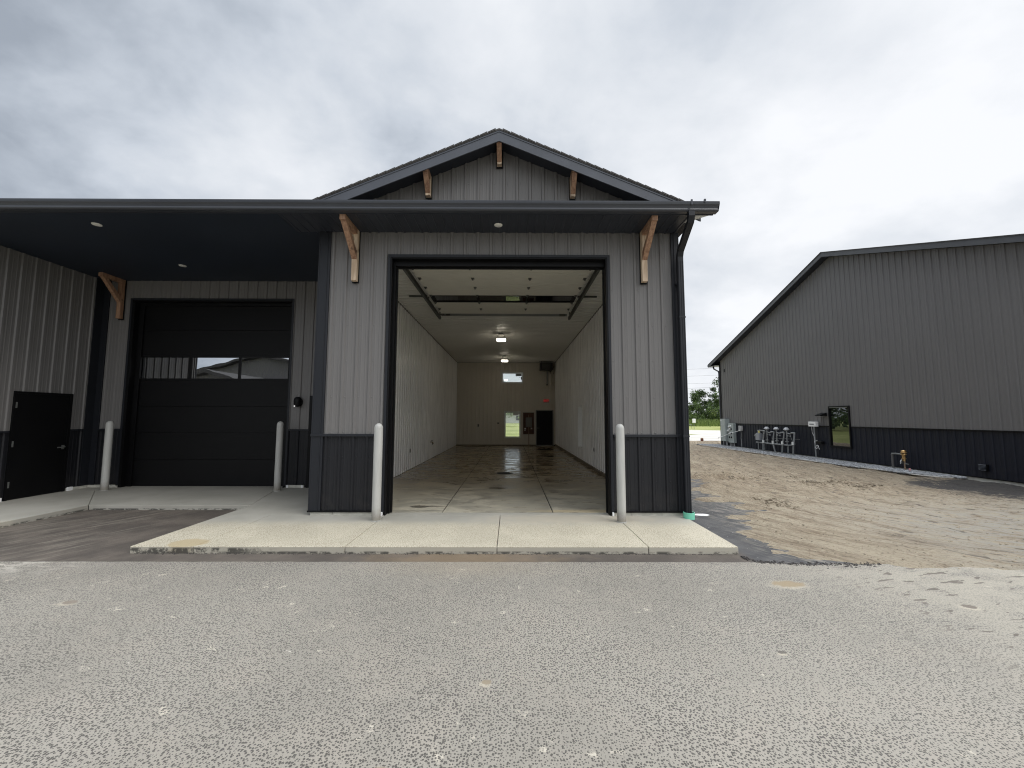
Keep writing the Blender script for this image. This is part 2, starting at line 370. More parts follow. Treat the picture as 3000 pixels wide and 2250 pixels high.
def m_dirt():
    m, t = newmat('graded_sandy_dirt')
    x, y, z = t.sep(t.co)
    # wheel tracks run along the building and swing round towards the right in front of it
    q = t.math('SUBTRACT', 10.5, x); yy = t.math('SUBTRACT', y, 2.5); p = t.math('MINIMUM', yy, 0.0)
    r = t.math('SQRT', t.math('ADD', t.math('MULTIPLY', q, q), t.math('MULTIPLY', p, p)))
    sarc = t.math('ADD', t.math('MULTIPLY', t.math('ARCTAN2', p, q), 4.5), t.math('MAXIMUM', yy, 0.0))
    tv = t.new('ShaderNodeCombineXYZ', {0: r, 1: sarc, 2: 0.0}).outputs[0]
    tracks = t.noise(t.scaled(tv, (2.2, .45, 1)), 1.2, 8, .68, .3)
    thin = t.noise(t.scaled(tv, (8, 1.7, 1)), 1.3, 8, .70, .5)
    spot = t.noise(t.scaled(tv, (5.5, 2.2, 1)), 1.3, 4, .6, .4)
    big = t.noise(t.co, .35, 4); fine = t.noise(t.co, 22, 5, .7)
    c = t.mix(t.ss(tracks, .36, .64), (.245, .192, .130), (.41, .340, .240))
    c = t.mix(t.ss(big, .38, .62, 0, .5), c, (.25, .19, .125))
    f2 = thin
    c = t.mix(t.ss(f2, .46, .62, 0, .7), c, (.45, .38, .275))
    c = t.mix(t.ss(f2, .45, .34, 0, .6), c, (.135, .10, .065))
    near = t.math('MULTIPLY', t.ss(t.math('ADD', t.math('SUBTRACT', y, t.math('MULTIPLY', x, .20)), t.math('MULTIPLY', thin, 1.5)), 3.0, -.6), t.ss(t.math('ADD', t.math('MULTIPLY', tracks, .6), t.math('MULTIPLY', thin, .4)), .40, .56))
    c = t.mix(t.math('MULTIPLY', near, .75), c, (.48, .41, .30))
    c = t.mix(t.ss(fine, .50, .70, 0, .6), c, (.12, .09, .06))
    gy_ = t.math('MULTIPLY', t.ss(x, 4.5, 7.5), t.ss(t.math('SUBTRACT', y, t.math('MULTIPLY', x, .14)), 1.2, -1.8))
    c = t.mix(t.math('MULTIPLY', gy_, t.ss(thin, .40, .56)), c, (.36, .335, .285))
    damp = t.ss(spot, .60, .64)
    c = t.mix(t.math('MULTIPLY', damp, t.ss(x, 4.5, 6.5, 0, .75)), c, (.095, .078, .06))
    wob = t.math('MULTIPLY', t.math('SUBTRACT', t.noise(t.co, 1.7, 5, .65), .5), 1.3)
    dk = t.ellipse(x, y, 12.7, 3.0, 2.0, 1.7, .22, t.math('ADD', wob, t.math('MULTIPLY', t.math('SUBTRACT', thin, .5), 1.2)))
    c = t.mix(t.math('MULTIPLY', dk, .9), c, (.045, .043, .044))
    t.put(t.b.inputs['Base Color'], c); t.b.inputs['Roughness'].default_value = .95
    bn = t.new('ShaderNodeBump', {'Height': t.math('ADD', fine, t.math('MULTIPLY', t.math('ADD', tracks, thin), 1.6)), 'Strength': 1.0, 'Distance': .07}); t.put(t.b.inputs['Normal'], bn.outputs[0]); return m
M['dirt'] = m_dirt()

def m_grass():
    m, t = newmat('mown_grass')
    a = t.noise(t.scaled(t.co, (1, 1, 1)), .12, 5); b = t.noise(t.co, 5, 5, .7)
    c = t.mix(t.ss(a, .35, .65), (.20, .22, .055), (.34, .35, .12))
    c = t.mix(t.ss(b, .4, .7, 0, .6), c, (.13, .16, .035))
    t.put(t.b.inputs['Base Color'], c); t.b.inputs['Roughness'].default_value = .95; return m
M['grass'] = m_grass()
M['road'] = simple('pale_road', (.50, .475, .43), .85, var=.10, scale=.4)
M['gravel'] = simple('blue_grey_gravel', (.30, .305, .31), .8, var=.45, scale=11, bump=.3, bscale=60)
M['edging'] = simple('pale_edging', (.50, .48, .44), .8, var=.2, scale=8)
def m_leaf(name, c1, c2):
    m, t = newmat(name)
    n = t.noise(t.co, .9, 3); k = t.noise(t.co, 7, 2)
    c = t.mix(t.ss(t.math('ADD', t.math('MULTIPLY', n, .6), t.math('MULTIPLY', k, .4)), .38, .62), c1, c2)
    t.put(t.b.inputs['Base Color'], c); t.b.inputs['Roughness'].default_value = .6
    t.b.inputs['Subsurface Weight'].default_value = 0
    tl = t.new('ShaderNodeBsdfTranslucent', {'Color': c}); mx = t.new('ShaderNodeMixShader', {0: .3, 1: t.b.outputs[0], 2: tl.outputs[0]})
    t.l.new(mx.outputs[0], t.out.inputs[0]); return m
M['leaf1'] = m_leaf('foliage_dark', (.030, .055, .018), (.075, .115, .035))
M['leaf2'] = m_leaf('foliage_mid', (.055, .10, .025), (.13, .19, .05))
M['leaf3'] = m_leaf('foliage_light', (.10, .15, .035), (.22, .28, .08))

# ------------------------------------------------------------------ mesh helpers
class MB:
    def __init__(s): s.v = []; s.f = []
    def add(s, vs, fs):
        o = len(s.v); s.v += [tuple(p) for p in vs]; s.f += [tuple(i + o for i in f) for f in fs]; return s
    def box(s, x0, x1, y0, y1, z0, z1):
        if x0 > x1: x0, x1 = x1, x0
        if y0 > y1: y0, y1 = y1, y0
        if z0 > z1: z0, z1 = z1, z0
        vs = [(x, y, z) for z in (z0, z1) for y in (y0, y1) for x in (x0, x1)]
        return s.add(vs, [(0, 2, 3, 1), (4, 5, 7, 6), (0, 1, 5, 4), (2, 6, 7, 3), (0, 4, 6, 2), (1, 3, 7, 5)])
    def prism(s, poly, a, b, axis):
        """poly = 2-D points in the plane across axis; extruded from a to b"""
        n = len(poly)
        def P(p, t):
            if axis == 'x': return (t, p[0], p[1])
            if axis == 'y': return (p[0], t, p[1])
            return (p[0], p[1], t)
        vs = [P(p, a) for p in poly] + [P(p, b) for p in poly]
        fs = [tuple(range(n))[::-1], tuple(range(n, 2 * n))] + [(i, (i + 1) % n, n + (i + 1) % n, n + i) for i in range(n)]
        return s.add(vs, fs)
    def tube(s, pts, r, seg=10, caps=True):
        pts = [Vector(p) for p in pts]; rs = r if isinstance(r, (list, tuple)) else [r] * len(pts)
        rings = []; prev = None
        for i, p in enumerate(pts):
            if i == 0: d = pts[1] - p
            elif i == len(pts) - 1: d = p - pts[i - 1]
            else: d = (pts[i + 1] - p).normalized() + (p - pts[i - 1]).normalized()
            d.normalize()
            up = prev if prev is not None else (Vector((0, 0, 1)) if abs(d.z) < .9 else Vector((1, 0, 0)))
            a = d.cross(up)
            if a.length < 1e-4: a = d.cross(Vector((0, 1, 0)))
            a.normalize(); b = a.cross(d).normalized(); prev = b
            rings.append([p + (a * math.cos(t) + b * math.sin(t)) * rs[i] for t in [2 * math.pi * k / seg for k in range(seg)]])
        vs = [q for rg in rings for q in rg]; fs = []
        for i in range(len(rings) - 1):
            for k in range(seg):
                fs.append((i * seg + k, i * seg + (k + 1) % seg, (i + 1) * seg + (k + 1) % seg, (i + 1) * seg + k))
        if caps: fs.append(tuple(range(seg))); fs.append(tuple(range((len(rings) - 1) * seg, len(rings) * seg))[::-1])
        return s.add(vs, fs)
    def lathe(s, prof, c, seg=24, axis='z'):
        vs = []; fs = []; n = len(prof)
        for k in range(seg):
            t = 2 * math.pi * k / seg
            for r, h in prof:
                a, b = r * math.cos(t), r * math.sin(t)
                p = {'z': (a, b, h), 'y': (a, h, b), 'x': (h, a, b)}[axis]
                vs.append((c[0] + p[0], c[1] + p[1], c[2] + p[2]))
        for k in range(seg):
            for i in range(n - 1):
                fs.append((k * n + i, ((k + 1) % seg) * n + i, ((k + 1) % seg) * n + i + 1, k * n + i + 1))
        return s.add(vs, fs)
    def quad(s, a, b, c, d): return s.add([a, b, c, d], [(0, 1, 2, 3)])
    def build(s, name, mat, parent=None, smooth=False, bevel=0.0, loc=None):
        me = bpy.data.meshes.new(name); vs = s.v
        if loc is not None: vs = [(x - loc[0], y - loc[1], z - loc[2]) for x, y, z in vs]
        me.from_pydata(vs, [], s.f); me.update()
        me.materials.append(M[mat] if isinstance(mat, str) else mat)
        if smooth:
            me.polygons.foreach_set('use_smooth', [True] * len(me.polygons))
            try: me.set_sharp_from_angle(angle=R(40))
            except Exception: pass
        o = bpy.data.objects.new(name, me); COL.objects.link(o)
        if parent is not None: o.parent = parent
        if loc is not None: o.location = loc
        if bevel:
            b = o.modifiers.new('bevel', 'BEVEL'); b.width = bevel; b.segments = 2; b.limit_method = 'ANGLE'
        return o
NOSPLIT = {'louvres', 'socket', 'meter', 'grate', 'rake_fascia', 'gable_roof', 'siding', 'label_plate', 'conduit_run'}
def split_pieces(mb, name, margin=.03):
    """separate pieces of one builder, as builders of their own"""
    if name in NOSPLIT or len(mb.v) > 9000 or not mb.f: return [mb]
    par = list(range(len(mb.v)))
    def find(i):
        while par[i] != i: par[i] = par[par[i]]; i = par[i]
        return i
    for f in mb.f:
        for j in f[1:]: par[find(j)] = find(f[0])
    comp = {}
    for i in range(len(mb.v)): comp.setdefault(find(i), []).append(i)
    cs = list(comp.values())
    if len(cs) < 2 or len(cs) > 900: return [mb]
    bb = [[(min(mb.v[i][k] for i in c), max(mb.v[i][k] for i in c)) for k in range(3)] for c in cs]
    g = list(range(len(cs)))
    def fg(i):
        while g[i] != i: g[i] = g[g[i]]; i = g[i]
        return i
    for i in range(len(cs)):
        for j in range(i):
            if all(bb[i][k][0] - margin <= bb[j][k][1] and bb[j][k][0] - margin <= bb[i][k][1] for k in range(3)): g[fg(i)] = fg(j)
    grp = {}
    for i in range(len(cs)): grp.setdefault(fg(i), []).extend(cs[i])
    if len(grp) < 2 or len(grp) > 12: return [mb]
    where = {v: k for k, l in grp.items() for v in l}; out = []
    for k, l in grp.items():
        l = sorted(l); idx = {v: n for n, v in enumerate(l)}; m = MB(); m.v = [mb.v[i] for i in l]
        m.f = [tuple(idx[i] for i in f) for f in mb.f if where[f[0]] == k]; out.append(m)
    return out
def tag(o, label=None, cat=None, group=None, kind=None):
    if label: o['label'] = label
    if cat: o['category'] = cat
    if group: o['group'] = group
    if kind: o['kind'] = kind
    return o
def empty(name, loc=(0, 0, 0)):
    o = bpy.data.objects.new(name, None); o.empty_display_size = .2; o.location = loc; COL.objects.link(o); return o
def copy_tree(o, parent=None):
    c = o.copy(); COL.objects.link(c)
    if parent is not None: c.parent = parent
    for ch in list(o.children): copy_tree(ch, c)
    return c

PITCH = .2286
def profile(u0, u1, phase, h, pitch=PITCH, minor=.0028):
    """ribbed steel sheet profile between u0 and u1 as [(u, offset)]"""
    base = []
    k0 = int(math.floor((u0 - phase) / pitch)) - 1; k1 = int(math.ceil((u1 - phase) / pitch)) + 1
    for k in range(k0, k1 + 1):
        c = phase + k * pitch; s = pitch / .2286
        base += [(c - .031 * s, 0), (c - .0165 * s, h), (c + .0165 * s, h), (c + .031 * s, 0)]
        if minor:
            for q in (.076, .152):
                base += [(c + (q - .014) * s, 0), (c + (q - .007) * s, minor), (c + (q + .007) * s, minor), (c + (q + .014) * s, 0)]
    pts = []
    def at(u):
        for a, b in zip(base, base[1:]):
            if a[0] <= u <= b[0]: return a[1] + (b[1] - a[1]) * (u - a[0]) / max(1e-9, b[0] - a[0])
        return 0
    pts.append((u0, at(u0))); pts += [p for p in base if u0 < p[0] < u1]; pts.append((u1, at(u1)))
    return pts
def siding(mb, P, u0, u1, zb, zt, openings=(), phase=0.0, h=.021, extra=(), pitch=PITCH, minor=.0028, screws=None):
    """P(u, off, z) -> world point. zb / zt numbers or functions of u."""
    ft = zt if callable(zt) else (lambda u: zt); fb = zb if callable(zb) else (lambda u: zb)
    cuts = sorted({u0, u1, *[c for c in extra if u0 < c < u1], *[c for o in openings for c in o[:2] if u0 < c < u1]})
    for a, b in zip(cuts, cuts[1:]):
        m = (a + b) / 2; holes = sorted([(o[2], o[3]) for o in openings if o[0] <= m <= o[1]])
        prof = profile(a, b, phase, h, pitch, minor)
        spans = []; lo = None
        cur = fb
        for hz in holes:
            spans.append((cur, (lambda u, q=hz[0]: q))); cur = (lambda u, q=hz[1]: q)
        spans.append((cur, ft))
        for bot, top in spans:
            if top(m) - bot(m) < .005: continue
            vs = []
            for u, off in prof:
                vs.append(P(u, off, bot(u))); vs.append(P(u, off, max(top(u), bot(u))))
            mb.add(vs, [(2 * i, 2 * i + 2, 2 * i + 3, 2 * i + 1) for i in range(len(prof) - 1)])
    if screws:
        k0 = int(math.ceil((u0 - phase) / pitch)); k1 = int(math.floor((u1 - phase) / pitch))
        for z in screws:
            for k in range(k0, k1 + 1):
                u = phase + k * pitch + .05
                if u > u1 or z > ft(u) - .03 or z < fb(u) + .01 or any(o[0] <= u <= o[1] and o[2] <= z <= o[3] for o in openings): continue
                r = .0085; vs = [P(u + r * math.cos(t), .0045, z + r * math.sin(t)) for t in [i * math.pi / 3 for i in range(6)]]
                vs += [P(u + 1.6 * r * math.cos(t), .0003, z + 1.6 * r * math.sin(t)) for t in [i * math.pi / 3 for i in range(6)]]
                mb.add(vs, [(0, 1, 2, 3, 4, 5)] + [(i, (i + 1) % 6, 6 + (i + 1) % 6, 6 + i) for i in range(6)])
    return mb
def core(mb, u0, u1, z0, z1, t0, t1, openings, axis):
    """solid wall with rectangular openings; axis = direction the wall runs"""
    us = sorted({u0, u1, *[c for o in openings for c in o[:2]]}); zs = sorted({z0, z1, *[c for o in openings for c in o[2:4]]})
    for a, b in zip(us, us[1:]):
        for c, d in zip(zs, zs[1:]):
            mu, mz = (a + b) / 2, (c + d) / 2
            if any(o[0] < mu < o[1] and o[2] < mz < o[3] for o in openings): continue
            if axis == 'x': mb.box(a, b, t0, t1, c, d)
            else: mb.box(t0, t1, a, b, c, d)
    return mb

# ================================================================== GROUND
def struct(mb, name, mat, **kw):
    o = mb.build(name, mat, **kw); o['kind'] = 'structure'; return o
ZA = -.08
struct(MB().quad((-400, -400, -.30), (400, -400, -.30), (400, 600, -.30), (-400, 600, -.30)), 'ground', 'grass')
struct(MB().quad((-60, 16.4, -.15), (12.0, 16.4, -.15), (12.0, 240, -.05), (-60, 240, -.05)), 'lawn', 'grass')
# main lot: irregular saw edge on the building side
mb = MB()
random.seed(3)
top = [(-45, -2.115)] + [(-6 + i * .1, -2.115 + random.uniform(-.006, .006)) for i in range(92)]
x = 3.25
edge = top + [(3.3, -2.14), (3.5, -2.17), (3.8, -2.19), (4.3, -2.17), (5, -2.15), (7, -2.14), (12, -2.2), (45, -2.2)]
vs = [(a, b, ZA) for a, b in edge] + [(a, -45, ZA) for a, b in edge]; n = len(edge)
mb.add(vs, [(n + i, n + i + 1, i + 1, i) for i in range(n - 1)])
mb.add([(a, b, ZA) for a, b in edge] + [(a, b, ZA - .03) for a, b in edge], [(n + i, n + i + 1, i + 1, i) for i in range(n - 1)])
struct(mb, 'asphalt_lot', 'asphalt')
# older darker asphalt between the saw cut and the slabs, and beside the building
mb = MB().quad((-30, -2.3, ZA - .007), (3.30, -2.3, ZA - .007), (3.30, 3, ZA - .007), (-30, 3, ZA - .007))
mb.quad((3.30, -2.3, ZA - .007), (5.6, -2.3, ZA - .007), (5.6, 12, ZA - .007), (3.30, 12, ZA - .007))
struct(mb, 'asphalt_patch', 'patch')
# dirt yard: height field that rises through the asphalt along a ragged edge
from mathutils import noise as mn
def edge_x(y):
    pts = [(-2.6, 6.5), (-2.30, 4.5), (-2.15, 4.15), (-2.0, 3.95), (-1.6, 3.90), (-.9, 3.93), (0, 4.15), (.8, 4.37), (1.87, 4.45), (3.4, 4.9), (8, 5.3), (24, 5.6)]
    if y <= pts[0][0]: return pts[0][1]
    for (a, b), (c, d) in zip(pts, pts[1:]):
        if a <= y <= c: return b + (d - b) * (y - a) / (c - a)
    return pts[-1][1]
def dirt_z(x, y):
    z = ZA - (.06 * min(1, max(0, (x - 5) / 7)))
    n = mn.fractal(Vector((x * .8, y * 1.5, 3.1)), 1.0, 2.0, 4)
    n2 = mn.fractal(Vector((x * .8 + .15 * y, y * 1.7 - x * .3, 9.7)), .9, 2.0, 5)
    n3 = mn.noise(Vector((x * 5, y * 5, 1.7)))
    amp = .010 + .022 * min(1, max(0, (y + 1) / 4))
    z += amp * n + amp * .8 * n2 + .004 * n3
    q_ = 10.5 - x; p_ = min(y - 2.5, 0); rr_ = math.hypot(q_, p_); sa = math.atan2(p_, q_) * 4.5 + max(y - 2.5, 0)
    z += (.005 if y < 0 else .012) * mn.fractal(Vector((rr_ * 3.2, sa * .5, 6.1)), .8, 2.0, 5)
    d = x - edge_x(y) + .28 * n + .08 * n2
    e = min(1, max(-1, d / .5)); z += .022 * e - .004
    n4 = mn.fractal(Vector((x * 2.3, y * 6, 4.2)), .8, 2.0, 5)
    z += .012 * n4 + (.010 * mn.noise(Vector((x * 1.2 - y * .9, y * 9 + x * 1.6, 2.2))) if y > -1 else 0)
    lim = -2.44 if x > 4.6 else -2.14 - .30 * max(0, x - 3.9) / .7
    s = (y - lim + .16 * n + .10 * n2 + .05 * n4) / .16; z += .004 if s > 1 else .004 - .045 * (1 - max(-1, s)) / 2
    # tyre ruts and the torn clump of soil
    for rx, ry, w_ in ((8.5, 3.3, .40), (9.1, 2.85, .30), (5.45, 1.1, .25), (6.2, 4.6, .5)):
        q = ((x - rx) / (w_ * 1.6)) ** 2 + ((y - ry) / (w_ * .5)) ** 2
        if q < 4: z += .07 * math.exp(-q * 1.2) * (1 + 1.6 * mn.noise(Vector((x * 9, y * 9, 5))))
    return z
mb = MB(); NX, NY = 210, 400; X0, X1, Y0, Y1 = 3.12, 30, -2.95, 23.2
xs = [X0 + (X1 - X0) * (i / NX) ** 1.5 for i in range(NX + 1)]; ys = [Y0 + (Y1 - Y0) * (j / NY) ** 1.35 for j in range(NY + 1)]
vs = [(x, y, dirt_z(x, y)) for y in ys for x in xs]
fs = [(j * (NX + 1) + i, j * (NX + 1) + i + 1, (j + 1) * (NX + 1) + i + 1, (j + 1) * (NX + 1) + i) for j in range(NY) for i in range(NX)]
mb.add(vs, fs); struct(mb, 'dirt_yard', 'dirt', smooth=True)
# soil clods lying on the dirt
random.seed(11); mb = MB()
def stone(mb, x, y, z, r, flat=.6):
    t = random.random() * 6; vs = []
    for k, (h, q) in enumerate(((-.6, .7), (.15, 1.0), (.85, .55))):
        for i in range(5):
            a = t + i * 1.2566 + k * .4; rr = r * q * random.uniform(.75, 1.25)
            vs.append((x + rr * math.cos(a), y + rr * math.sin(a), z + r * flat * h))
    mb.add(vs, [tuple(range(4, -1, -1)), tuple(range(10, 15))] + [(k * 5 + i, k * 5 + (i + 1) % 5, (k + 1) * 5 + (i + 1) % 5, (k + 1) * 5 + i) for k in range(2) for i in range(5)])
for i in range(900):
    c = random.choice(((8.5, 3.35, .5, .22), (9.0, 2.95, .4, .15), (8.2, 3.6, .5, .2), (5.4, 1.1, .25, .4), (7, 4.6, 2, .5), (7, 7.0, 3, 3)))
    x = random.gauss(c[0], c[2] * .6); y = random.gauss(c[1], c[3] * .6)
    if x < edge_x(y) + .2 or x > 12.3: continue
    r = random.choice((.010, .012, .016, .022, .03)) * random.uniform(.6, 1.2)
    stone(mb, x, y, dirt_z(x, y) + r * .3, r)
tag(mb.build('soil_clods', 'dirt'), kind='stuff')

# crumbled asphalt along the torn edge
random.seed(21); mb = MB()
for i in range(420):
    u = random.random(); x = 3.02 + 1.5 * u ** 1.3; y = -2.05 - .14 * math.sin(u * 2.2) + random.gauss(0, .035) + (.10 if u < .1 else 0)
    stone(mb, x, y, ZA - .004 + random.uniform(0, .008), random.choice((.005, .007, .010, .014)), .5)
for i in range(500):
    x = random.uniform(-4.5, 3.05); y = -1.815 - abs(random.gauss(0, .012)); stone(mb, x, y, ZA - .006, random.choice((.004, .006, .009)), .6)
tag(mb.build('asphalt_rubble', simple('asphalt_crumbs', (.045, .040, .037), .9, var=.4, scale=30)), kind='stuff')
random.seed(22); mb = MB()
for i in range(2600):
    x = 3.4 + 8.5 * random.random() ** 1.4; y = -2.3 + 11 * random.random() ** 1.6
    if x < edge_x(y) + .1: continue
    r = random.choice((.005, .007, .010, .014)) * random.uniform(.7, 1.3); stone(mb, x, y, dirt_z(x, y) + r * .2, r)
tag(mb.build('loose_stones', simple('loose_stone', (.30, .25, .18), .9, var=.35, scale=20)), kind='stuff')
# concrete: apron and recess slab cut by joints
def slab(mb, poly, z1=0.0, z0=-.2):
    mb.prism(poly, z0, z1, 'z')
g = .004; mb = MB()
jx = [-4.57, -3.78, -1.885, .022, 1.93, 3.06]
for a, b in zip(jx, jx[1:]):
    slab(mb, [(a + (g if a > -4.5 else 0), -1.812), (b - (g if b < 3 else 0), -1.812), (b - (g if b < 3 else 0), -.203), (a + (g if a > -4.5 else 0), -.203)])
slab(mb, [(-1.885, -.197), (1.86, -.197), (1.86, -.006), (-1.885, -.006)])
slab(mb, [(-4.57, -.197), (-3.05, -.197), (-3.05, 2.45), (-4.98, 2.45), (-4.98, 1.93), (-4.58, .525)])
slab(mb, [(-4.588, .530), (-4.99, 1.93), (-4.99, 2.62), (-8.9, 2.62), (-8.9, 1.96), (-7.535, .530)])
slab(mb, [(-7.543, .526), (-8.904, 1.957), (-8.906, 2.62), (-9.62, 2.62), (-9.62, -1.0), (-7.62, -1.0)])
slab(mb, [(-7.62, -1.006), (-9.62, -1.006), (-16, -1.006), (-16, -1.81), (-7.66, -1.81)])
struct(mb, 'concrete_apron', 'concrete', bevel=.006)
struct(MB().box(-4.56, 3.05, -1.80, -.2, -.2, -.03).box(-9.6, -4.6, .56, 2.6, -.2, -.03), 'apron_subbase', 'darkcore')
mb = MB()
fx = [-3.0, -.973, .92, 2.86]; fy = [-.003, 2.25, 9.3, 16.2]
for a, b in zip(fx, fx[1:]):
    for c, d in zip(fy, fy[1:]):
        mb.box(a + .009, b - .009, c + (.004 if c < 1 else .009), d - .009, -.15, .0)
struct(mb, 'garage_floor', 'floor')
struct(MB().box(-2.99, 2.85, 0, 16.19, -.15, -.015), 'floor_subbase', 'darkcore')

# road beyond the yard, grass verge, island
def gz(x, y): return -.12
struct(MB().add([(3, 22.9, -.10), (80, 24.4, -.10), (80, 40.0, -.10), (28.5, 47.3, -.10), (14.8, 58, -.10), (3, 75, -.10)], [(0, 1, 2, 3, 4, 5)]), 'road', 'road')
struct(MB().add([(6, 33.0, -.095), (19.4, 33.2, -.095), (18.6, 35.5, -.095), (15, 42, -.095), (6, 48, -.095)], [(0, 1, 2, 3, 4)]), 'verge', 'grass')
struct(MB().add([(3, 75, -.16), (14.8, 57.6, -.16), (28.5, 46.9, -.16), (80, 39.5, -.16), (140, 39, -.16), (140, 220, .2), (3, 220, .2)], [(0, 1, 2, 3, 4, 5, 6)]), 'field', 'grass')

# gravel strip along the far building with edging
random.seed(5); mb = MB()
for i in range(9500):
    y = 4.6 + (18.9 - 4.6) * (random.random() ** 1.3); w_ = (.86 if y < 7 else 1.10) * min(1, ((y - 4.55) / .9) ** .6)
    xx = 13.24 - random.random() * w_
    r = random.uniform(.020, .045)
    stone(mb, xx, y, -.090 + random.uniform(0, .03), r, .7)
for i in range(500):
    y = 17.6 + random.random() * 1.4; xx = 12.2 + random.random() * 1.4
    stone(mb, xx, y, -.09, random.uniform(.02, .045), .7)
tag(mb.build('gravel', 'gravel'), kind='stuff')
mb = MB()
pts = [((12.42 if y < 6.5 else 12.42 - .3 * min(1, (y - 6.5) / 2)) + .03 * math.sin(y * 1.7), y) for y in [5.2 + i * .4 for i in range(34)]]
mb.tube([(13.2, 4.62, -.085), (12.7, 4.75, -.085)] + [(a, b, -.082) for a, b in pts] + [(12.4, 18.9, -.08)], .018, 6)
tag(mb.build('gravel_edging', 'edging'), 'thin pale edging strip running along the outer edge of the gravel', 'edging')

# ================================================================== NEAR BUILDING
FY = -.20                     # facade plane
ZS = 4.852                    # soffit height
WZ = 1.315                    # wainscot top
OX0, OX1 = -1.905, 1.865      # door opening in the facade
bld = empty('garage_building', (0, 8, 0))
bld_inv = Matrix.Translation((0, -8, 0))
tag(bld, 'near dark grey steel garage building with a small front gable and one open bay', 'building')
def part(mb, name, mat, parent=bld, **kw):
    for m in split_pieces(mb, name):
        o = m.build(name, mat, **kw); o.parent = parent
        if parent == bld: o.matrix_parent_inverse = bld_inv.copy()
    return o
Pf = lambda u, off, z: (u, FY - off, z)
gtop = lambda u: max(ZS + .12, 6.375 - .415 * abs(u + .015))
PH = .067
scr = [.16, .55, .95, 1.245, 1.36, 1.96, 2.58, 3.20, 3.82, 4.40, 4.79]
mb = MB()
siding(mb, Pf, -2.965, 2.995, WZ + .02, ZS, [(OX0, OX1, -1, 4.40)], PH, screws=scr)
siding(mb, Pf, -2.965, 2.995, ZS + .1, gtop, [], PH, extra=(-.015,), screws=[5.35, 5.75])
part(mb, 'siding', 'siding')
mb = MB(); siding(mb, Pf, -2.965, 2.995, .07, WZ - .01, [(OX0, OX1, -1, 4.40)], PH, screws=scr)
part(mb, 'wainscot', 'dark')
# trims at the corners, the ledge and the foot
part(MB().box(-3.135, -2.955, FY - .026, FY + .02, .065, ZS).box(2.985, 3.105, FY - .026, FY + .02, .065, ZS)
     .box(-3.155, -3.132, FY - .03, FY + .16, .065, ZS).box(3.102, 3.122, FY - .03, FY + .16, .065, ZS)
     .box(-3.01, -2.994, FY - .034, FY, .07, ZS - .002).box(3.03, 3.044, FY - .034, FY, .07, ZS - .002), 'corner_trim', 'trim', bevel=.003)
part(MB().box(-3.16, OX0 - .06, FY - .042, FY, WZ - .022, WZ + .022).box(OX1 + .06, 3.125, FY - .042, FY, WZ - .022, WZ + .022), 'ledge_trim', 'trim', bevel=.003)
part(MB().box(-3.165, OX0 - .04, FY - .035, FY + .1, .052, .078).box(OX1 + .04, 3.13, FY - .035, FY + .1, .052, .078), 'base_trim', 'black')
mb = MB()
for a, b in ((-3.12, -2.75), (-2.745, -2.1), (-2.095, -1.93), (1.885, 2.2), (2.205, 2.7), (2.705, 3.06)):
    mb.box(a, b, FY - .012, FY + .15, -.05, .056)
part(mb, 'foundation', 'block', bevel=.003)
part(MB().box(-1.945, -1.918, FY - .055, FY - .012, .004, .058).box(1.875, 1.90, FY - .055, FY - .012, .004, .058), 'white_foot', 'white')
# door surround: outer j-trim, wrap and stepped jambs
part(MB().box(OX0 - .045, OX0, FY - .03, FY + .01, .05, 4.445).box(OX1, OX1 + .045, FY - .03, FY + .01, .05, 4.445).box(OX0, OX1, FY - .03, FY + .01, 4.400, 4.445), 'opening_trim', 'trim', bevel=.002)
mb = MB().box(OX0, OX0 + .028, FY - .022, -.10, -.0, 4.40).box(OX1 - .028, OX1, FY - .022, -.10, 0, 4.40).box(OX0 + .028, OX1 - .028, FY - .022, -.10, 4.372, 4.40)
mb.box(OX0, -1.845, -.10, -.03, 0, 4.40).box(1.80 + .045, OX1, -.10, -.03, 0, 4.40).box(-1.845, 1.845, -.10, -.03, 4.285, 4.40)
mb.box(OX0, -1.828, -.03, .02, 0, 4.40).box(1.828, OX1, -.03, .02, 0, 4.40).box(-1.828, 1.828, -.03, .02, 4.267, 4.40)
part(mb, 'door_jamb', 'black', bevel=.003)
# timber brackets
def bracket(xc, yw, zt, run, drop, parent=bld, w=.092, top_t=.092, slope=0.0, bright=.37, parent_pale=True):
    """post on the wall, arm under the soffit and a diagonal brace, on a black back plate"""
    root = MB(); h = w / 2
    root.box(xc - h, xc + h, yw - run, yw - .102, zt - top_t, zt)
    z0 = zt - drop + bright; y1 = yw - run + .035
    root.prism([(yw - .10, z0), (yw - .10, z0 + .14), (y1 + .10, zt - top_t), (y1, zt - top_t)], xc - h + .002, xc + h - .002, 'x')
    o = part(root, 'timber_bracket', 'wood', parent, bevel=.004)
    p = MB().box(xc - h - .012, xc + h + .014, yw - .016, yw + .0, zt - drop - .022, zt)
    q = p.build('back_plate', 'black'); q.parent = o
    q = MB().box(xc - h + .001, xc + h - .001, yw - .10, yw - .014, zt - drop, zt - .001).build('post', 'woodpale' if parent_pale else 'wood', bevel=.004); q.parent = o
    return o
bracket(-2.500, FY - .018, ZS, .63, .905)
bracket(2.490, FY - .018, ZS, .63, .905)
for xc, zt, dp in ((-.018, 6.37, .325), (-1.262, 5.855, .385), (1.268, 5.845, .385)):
    bracket(xc, FY - .018, zt, .36, dp, bright=.035, w=.088, top_t=.10)
